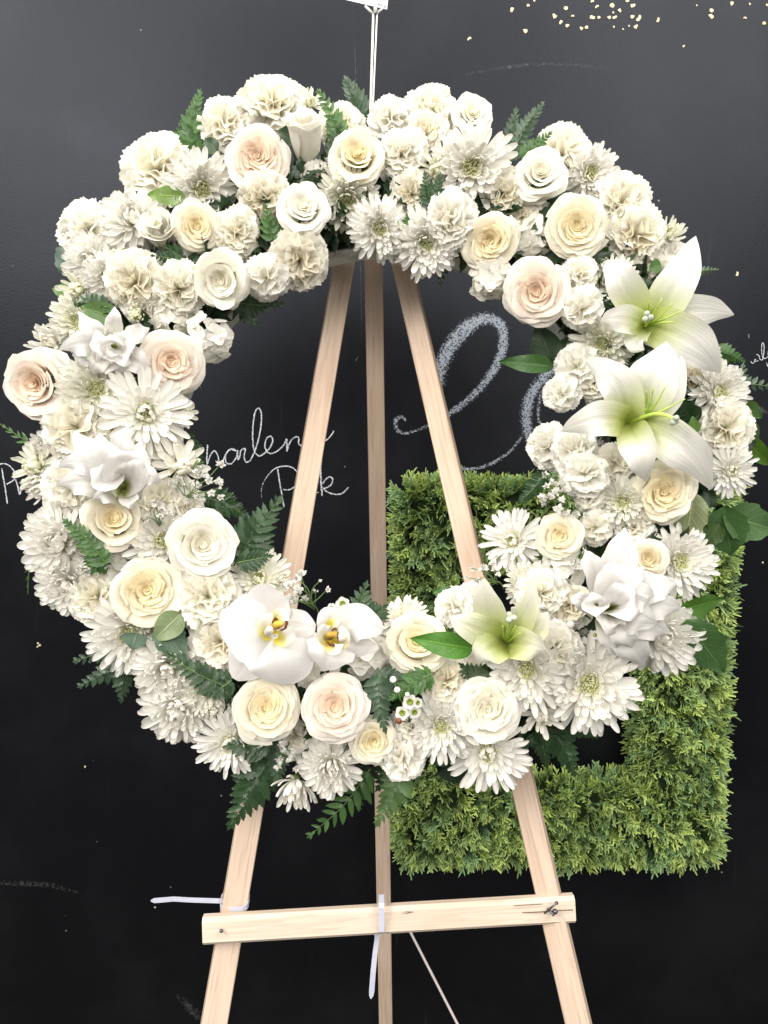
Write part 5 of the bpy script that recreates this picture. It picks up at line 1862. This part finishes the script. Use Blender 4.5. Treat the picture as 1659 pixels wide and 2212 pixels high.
fern(222, 1196, 205, 1228, 40, 4, "dark fern lobes in the gap under the green frond at left", MID, .0, .004, (0, 0), 1.6)
fern(505, 1222, 602, 1080, 60, 8, "large dark fern frond spreading over the chalkboard at the inner left", DARK, -.02, -.03, (-6, -4), 1.2, trim=.1)
fern(440, 1075, 528, 1112, 44, 9, "fern frond behind the gypsophila at the inner left edge", DARK, -.04, -.05, (0, 6), 1.2)
fern(400, 930, 436, 1050, 24, 9, "narrow fern frond running down the inner left edge", DARK, -.035, -.05, (10, 0), 1.2)
fern(512, 1216, 582, 1202, 32, 6, "fern blade above the narrow petalled chrysanthemum", DARK, .0, .0, (0, 0), 1.5)
fern(318, 1402, 162, 1428, 46, 7, "bluish fern frond pointing left at the lower left edge", BLUE, -.045, -.06, (0, 10), 1.3)
fern(285, 1420, 172, 1482, 40, 6, "second bluish fern frond below the left pointing one", BLUE, -.05, -.06, (0, -2), 1.4)
fern(270, 1410, 262, 1512, 40, 6, "bluish fern frond hanging straight down at the lower left edge", BLUE, -.05, -.06, (0, 0), 1.5)
fern(498, 1488, 358, 1412, 40, 9, "black green fern frond over the lower left chrysanthemums", DARK, .0, .018, (0, -6), 1.3)
fern(500, 1470, 460, 1500, 34, 4, "black green fern tuft left of the large cream rose", DARK, .002, .012, (0, 0), 1.6)
fern(592, 1600, 498, 1782, 62, 9, "long dark fern frond hanging over the left easel leg below the wreath", DARK, -.03, -.02, (6, 0), 1.3, trim=.15)
fern(585, 1610, 500, 1612, 44, 5, "fern blade pointing left over the bottom edge chrysanthemum", DARK, -.015, -.005, (0, 0), 1.4)
fern(598, 1590, 600, 1690, 40, 6, "drooping bluish fern beside the drooping chrysanthemum", BLUE, -.025, -.02, (0, 0), 1.4)
fern(800, 1660, 668, 1806, 52, 9, "bright green fern frond hanging lowest under the wreath", MID, -.04, -.03, (8, -6), 1.15, 1, trim=.1)
fern(780, 1668, 775, 1745, 36, 5, "green fern tip right of the lowest hanging frond", MID, -.045, -.05, (0, 0), 1.5)
fern(880, 1640, 816, 1778, 48, 9, "pale green fern frond hanging beside the middle easel leg", LITE, -.04, -.03, (4, 0), 1.3)
fern(860, 1640, 818, 1700, 40, 5, "dark fern tip under the small bottom carnation", DARK, -.05, -.05, (0, 0), 1.5)
fern(820, 1458, 832, 1576, 38, 7, "bluish fern frond hanging right of the lowest blush rose", BLUE, .012, .02, (-6, 0), 1.4)
fern(935, 1455, 846, 1508, 34, 9, "fern frond slanting over the waxflowers", MID, .016, .022, (0, 4), 1.3)
fern(800, 1482, 890, 1462, 40, 6, "dark fern pieces under the half open ivory rose", BLUE, .0, .0, (0, 0), 1.4)
fern(1165, 1560, 1180, 1652, 42, 7, "glossy dark fern frond hanging at the bottom right, nearest the leg", DARK, -.045, -.06, (0, 0), 1.5)
fern(1175, 1560, 1240, 1672, 46, 8, "glossy dark fern frond hanging in the middle of the bottom right fan", DARK, -.045, -.06, (10, 0), 1.5)
fern(1200, 1562, 1288, 1588, 44, 7, "glossy dark fern frond spreading right under the widest chrysanthemum", DARK, -.045, -.06, (0, 6), 1.5)
fern(1120, 1590, 1150, 1602, 30, 4, "dark fern tip behind the right easel leg's top under the hooded rose", DARK, -.05, -.05, (0, 0), 1.5)
fern(1180, 1020, 1124, 1084, 30, 8, "bluish fern frond over the green square's top edge", DARK, -.02, -.03, (0, -4), 1.4)
fern(1572, 832, 1672, 836, 36, 7, "pale bluish fern frond sticking out at the right picture edge", BLUE, -.04, -.05, (0, 4), 1.5, 1)
fern(1590, 850, 1604, 792, 34, 4, "upright pale fern tip at the right outer edge", BLUE, -.045, -.05, (0, 0), 1.6)
fern(1480, 596, 1552, 582, 20, 7, "narrow fern tip right of the upper lily's tallest petal", BLUE, -.04, -.05, (0, 4), 1.3)
fern(1540, 758, 1606, 780, 30, 6, "dark green fern tip between the upper lily and the chalk letters urle", MID, -.035, -.04, (0, 4), 1.6)
fern(1500, 1190, 1502, 1290, 40, 7, "bluish fern frond running down beside the green square's right bar", BLUE, -.05, -.055, (8, 0), 1.4)
fern(780, 1345, 790, 1266, 40, 5, "dark fern tip rising over the middle easel leg", DARK, -.02, -.02, (-6, 0), 1.5)
fern(800, 1340, 830, 1312, 32, 4, "black fern tip in front of the middle easel leg", DARK, -.015, -.01, (0, 0), 1.5)
fern(1340, 1440, 1300, 1370, 26, 5, "thin dark fern under the double lily's lower left petals", DARK, -.01, .0, (0, 0), 1.2)
fern(1045, 1480, 1000, 1440, 36, 5, "dark fern behind the hooded ivory rose", DARK, -.01, .0, (0, 0), 1.5)
fern(1480, 1330, 1540, 1360, 30, 6, "pale fern tip between the two right hand rose leaves", BLUE, -.03, -.04, (0, 0), 1.4)
fern(80, 968, -6, 912, 34, 6, "narrow leaved dark twig pointing to the left picture edge", MID, -.045, -.06, (0, 0), .8, 1, spread=32)
fern(88, 1180, 60, 1284, 26, 6, "thin hanging twig with narrow leaves at the left edge", MID, -.045, -.05, (-10, 0), .9, 1, spread=30)
fern(122, 1135, 74, 1162, 22, 5, "short narrow leaved twig above the thin hanging one", BLUE, -.045, -.05, (0, 4), 1.0, 1, spread=34)

BROAD = [mesh("leaf", *leaf_grid(w, s, 20, 8, .22, c, .035, .72, 16, k), mat=M_LEAF) for k, (w, s, c) in enumerate(((.30, .16, .25), (.36, .16, .4), (.26, 0, .3), (.33, 0, .15)))]


def leaf(bx, by, tx, ty, width, label, col, v=0, bd=.0, td=.0, roll=0.0, cat="leaf"):
    o = dpt(bx, by, bx, by, bd)
    t = dpt(tx, ty, bx, by, td) - o
    view = (CAM - o).normalized()
    ln = t.length
    m = frame_mtx(o, t, view) @ Matrix.Rotation(roll, 4, 'X')
    wk = (.30, .36, .26, .33)[v]
    ws = width * mpp(by, .84) / (2 * wk * ln)
    col = tuple(min(.3, q * 1.5) for q in col)
    root = node("leaf", BROAD[v], None, m @ Matrix.Diagonal((ln, ln * ws, ln, 1)), (*col, 1))
    mark(root, label, cat, "broad leaves in the wreath")
    return root


leaf(158, 600, 122, 524, 50, "dark blue green rose leaf at the upper left edge", (.035, .062, .048), 0, -.05, -.055)
leaf(160, 638, 108, 620, 40, "light green leaf tip at the left edge under the rose leaf", (.09, .15, .035), 2, -.045, -.05)
leaf(400, 425, 312, 420, 44, "pale green leaf under the highest upper left carnation", (.13, .20, .06), 2, .0, -.01)
leaf(308, 446, 276, 408, 38, "mid green leaf behind the pale one at upper left", (.04, .10, .03), 0, -.05, -.05)
leaf(258, 690, 172, 662, 56, "green leaf behind the upper double lily's top", (.075, .13, .045), 3, -.01, .0)
leaf(345, 1345, 400, 1428, 62, "grey green rose leaf hanging below the pale yellow rose", (.045, .085, .055), 0, .004, .016)
leaf(392, 1325, 330, 1386, 56, "pale underside of a rose leaf below the pale yellow rose", (.16, .20, .11), 3, .010, .020)
leaf(296, 1368, 286, 1402, 52, "small bluish leaf left of the two rose leaves at lower left", (.05, .09, .065), 1, .002, .012)
leaf(1022, 1402, 892, 1380, 50, "long pointed green lily leaf lying across the half open ivory rose", (.060, .155, .025), 2, .030, .052)
leaf(1196, 792, 1078, 778, 44, "dark glossy leaf pointing into the ring under the pink swirl rose", (.035, .085, .022), 2, -.05, -.05, .2)
leaf(1192, 786, 1160, 700, 74, "black green broad leaf right under the pink swirl rose", (.014, .030, .012), 3, -.055, -.05)
leaf(1196, 786, 1236, 722, 44, "dark leaf beside the small white carnation at the inner right", (.016, .034, .014), 3, -.055, -.05)
leaf(1480, 1342, 1572, 1462, 88, "large glossy rose leaf at lower right in front of the green square", (.050, .105, .035), 0, -.004, -.02)
leaf(1466, 1318, 1572, 1298, 52, "glossy leaf above the large rose leaf at lower right", (.055, .125, .018), 0, -.012, -.03, .5)
leaf(1475, 1372, 1502, 1440, 36, "dark curled leaf under the large rose leaf at lower right", (.028, .060, .018), 2, -.05, -.05)
leaf(1498, 1064, 1478, 1188, 72, "pale underside of a leaf beneath the cream rose at right", (.17, .19, .105), 0, -.005, .0)
leaf(1562, 1094, 1580, 1208, 92, "broad green leaf in front of the green square's right bar", (.055, .115, .040), 1, -.04, -.05)
leaf(1560, 1112, 1690, 1150, 88, "broad veined leaf reaching the right picture edge", (.075, .135, .055), 1, -.045, -.055)
leaf(1555, 1130, 1516, 1186, 50, "darker leaf behind the broad green pair at right", (.045, .085, .020), 1, -.05, -.05)
leaf(1532, 1098, 1530, 1046, 34, "small dark leaf under the right edge chrysanthemum", (.028, .058, .030), 3, -.045, -.05)
leaf(1598, 940, 1672, 1010, 46, "shiny green leaf at the right edge beyond the carnation", (.055, .115, .012), 3, -.045, -.055)
leaf(1588, 950, 1640, 952, 50, "black green leaf on top of the shiny one at the right edge", (.012, .022, .008), 3, -.04, -.045)
leaf(1600, 870, 1650, 905, 40, "mid green leaf below the pale fern at the right edge", (.060, .115, .035), 2, -.045, -.05)
leaf(1612, 905, 1636, 960, 36, "light bluish leaf hanging at the right outer edge", (.070, .120, .060), 2, -.045, -.05)
leaf(1500, 915, 1464, 870, 60, "black green leaf in the hollow right of the lower lily", (.014, .032, .012), 3, -.02, -.01)
leaf(1502, 935, 1496, 900, 26, "light green pod like leaf beside the right edge carnation", (.10, .18, .04), 3, -.005, .0)
leaf(1428, 572, 1402, 580, 34, "green leaf tip behind the upper lily's tall petal", (.05, .11, .03), 3, -.02, -.02)
leaf(928, 1640, 990, 1612, 46, "dark leaf on the bottom edge between two chrysanthemums", (.020, .045, .022), 3, -.035, -.035)
leaf(945, 1640, 1010, 1690, 50, "black green leaf in front of the green square's lower left corner", (.014, .032, .016), 3, -.05, -.055)
leaf(1010, 1468, 1060, 1455, 46, "olive leaf above the hooded ivory rose", (.035, .055, .022), 3, .0, .0)
leaf(985, 1292, 935, 1276, 40, "green leaf above the small carnations over the green square", (.045, .10, .025), 2, -.045, -.05)
leaf(1005, 1285, 960, 1304, 36, "blue green leaf touching the left small carnation", (.05, .09, .06), 2, -.045, -.045)
leaf(840, 1470, 880, 1500, 44, "dark blue green leaf under the ivory rose's left petals", (.026, .055, .036), 3, .0, .0)
leaf(640, 300, 600, 282, 50, "dark leaf between the top left carnation and the closed white rose", (.020, .045, .018), 3, -.01, -.01)
leaf(470, 330, 440, 296, 40, "dark leaf behind the ivory carnation at the upper left", (.020, .045, .018), 3, -.03, -.04)
leaf(176, 868, 163, 852, 26, "little green leaf between the left blush rose and the tufted chrysanthemum", (.05, .11, .03), 3, -.012, -.006)
leaf(1300, 1300, 1262, 1372, 40, "dark leaf in the gap below the buff carnation", (.016, .034, .014), 3, -.03, -.02)
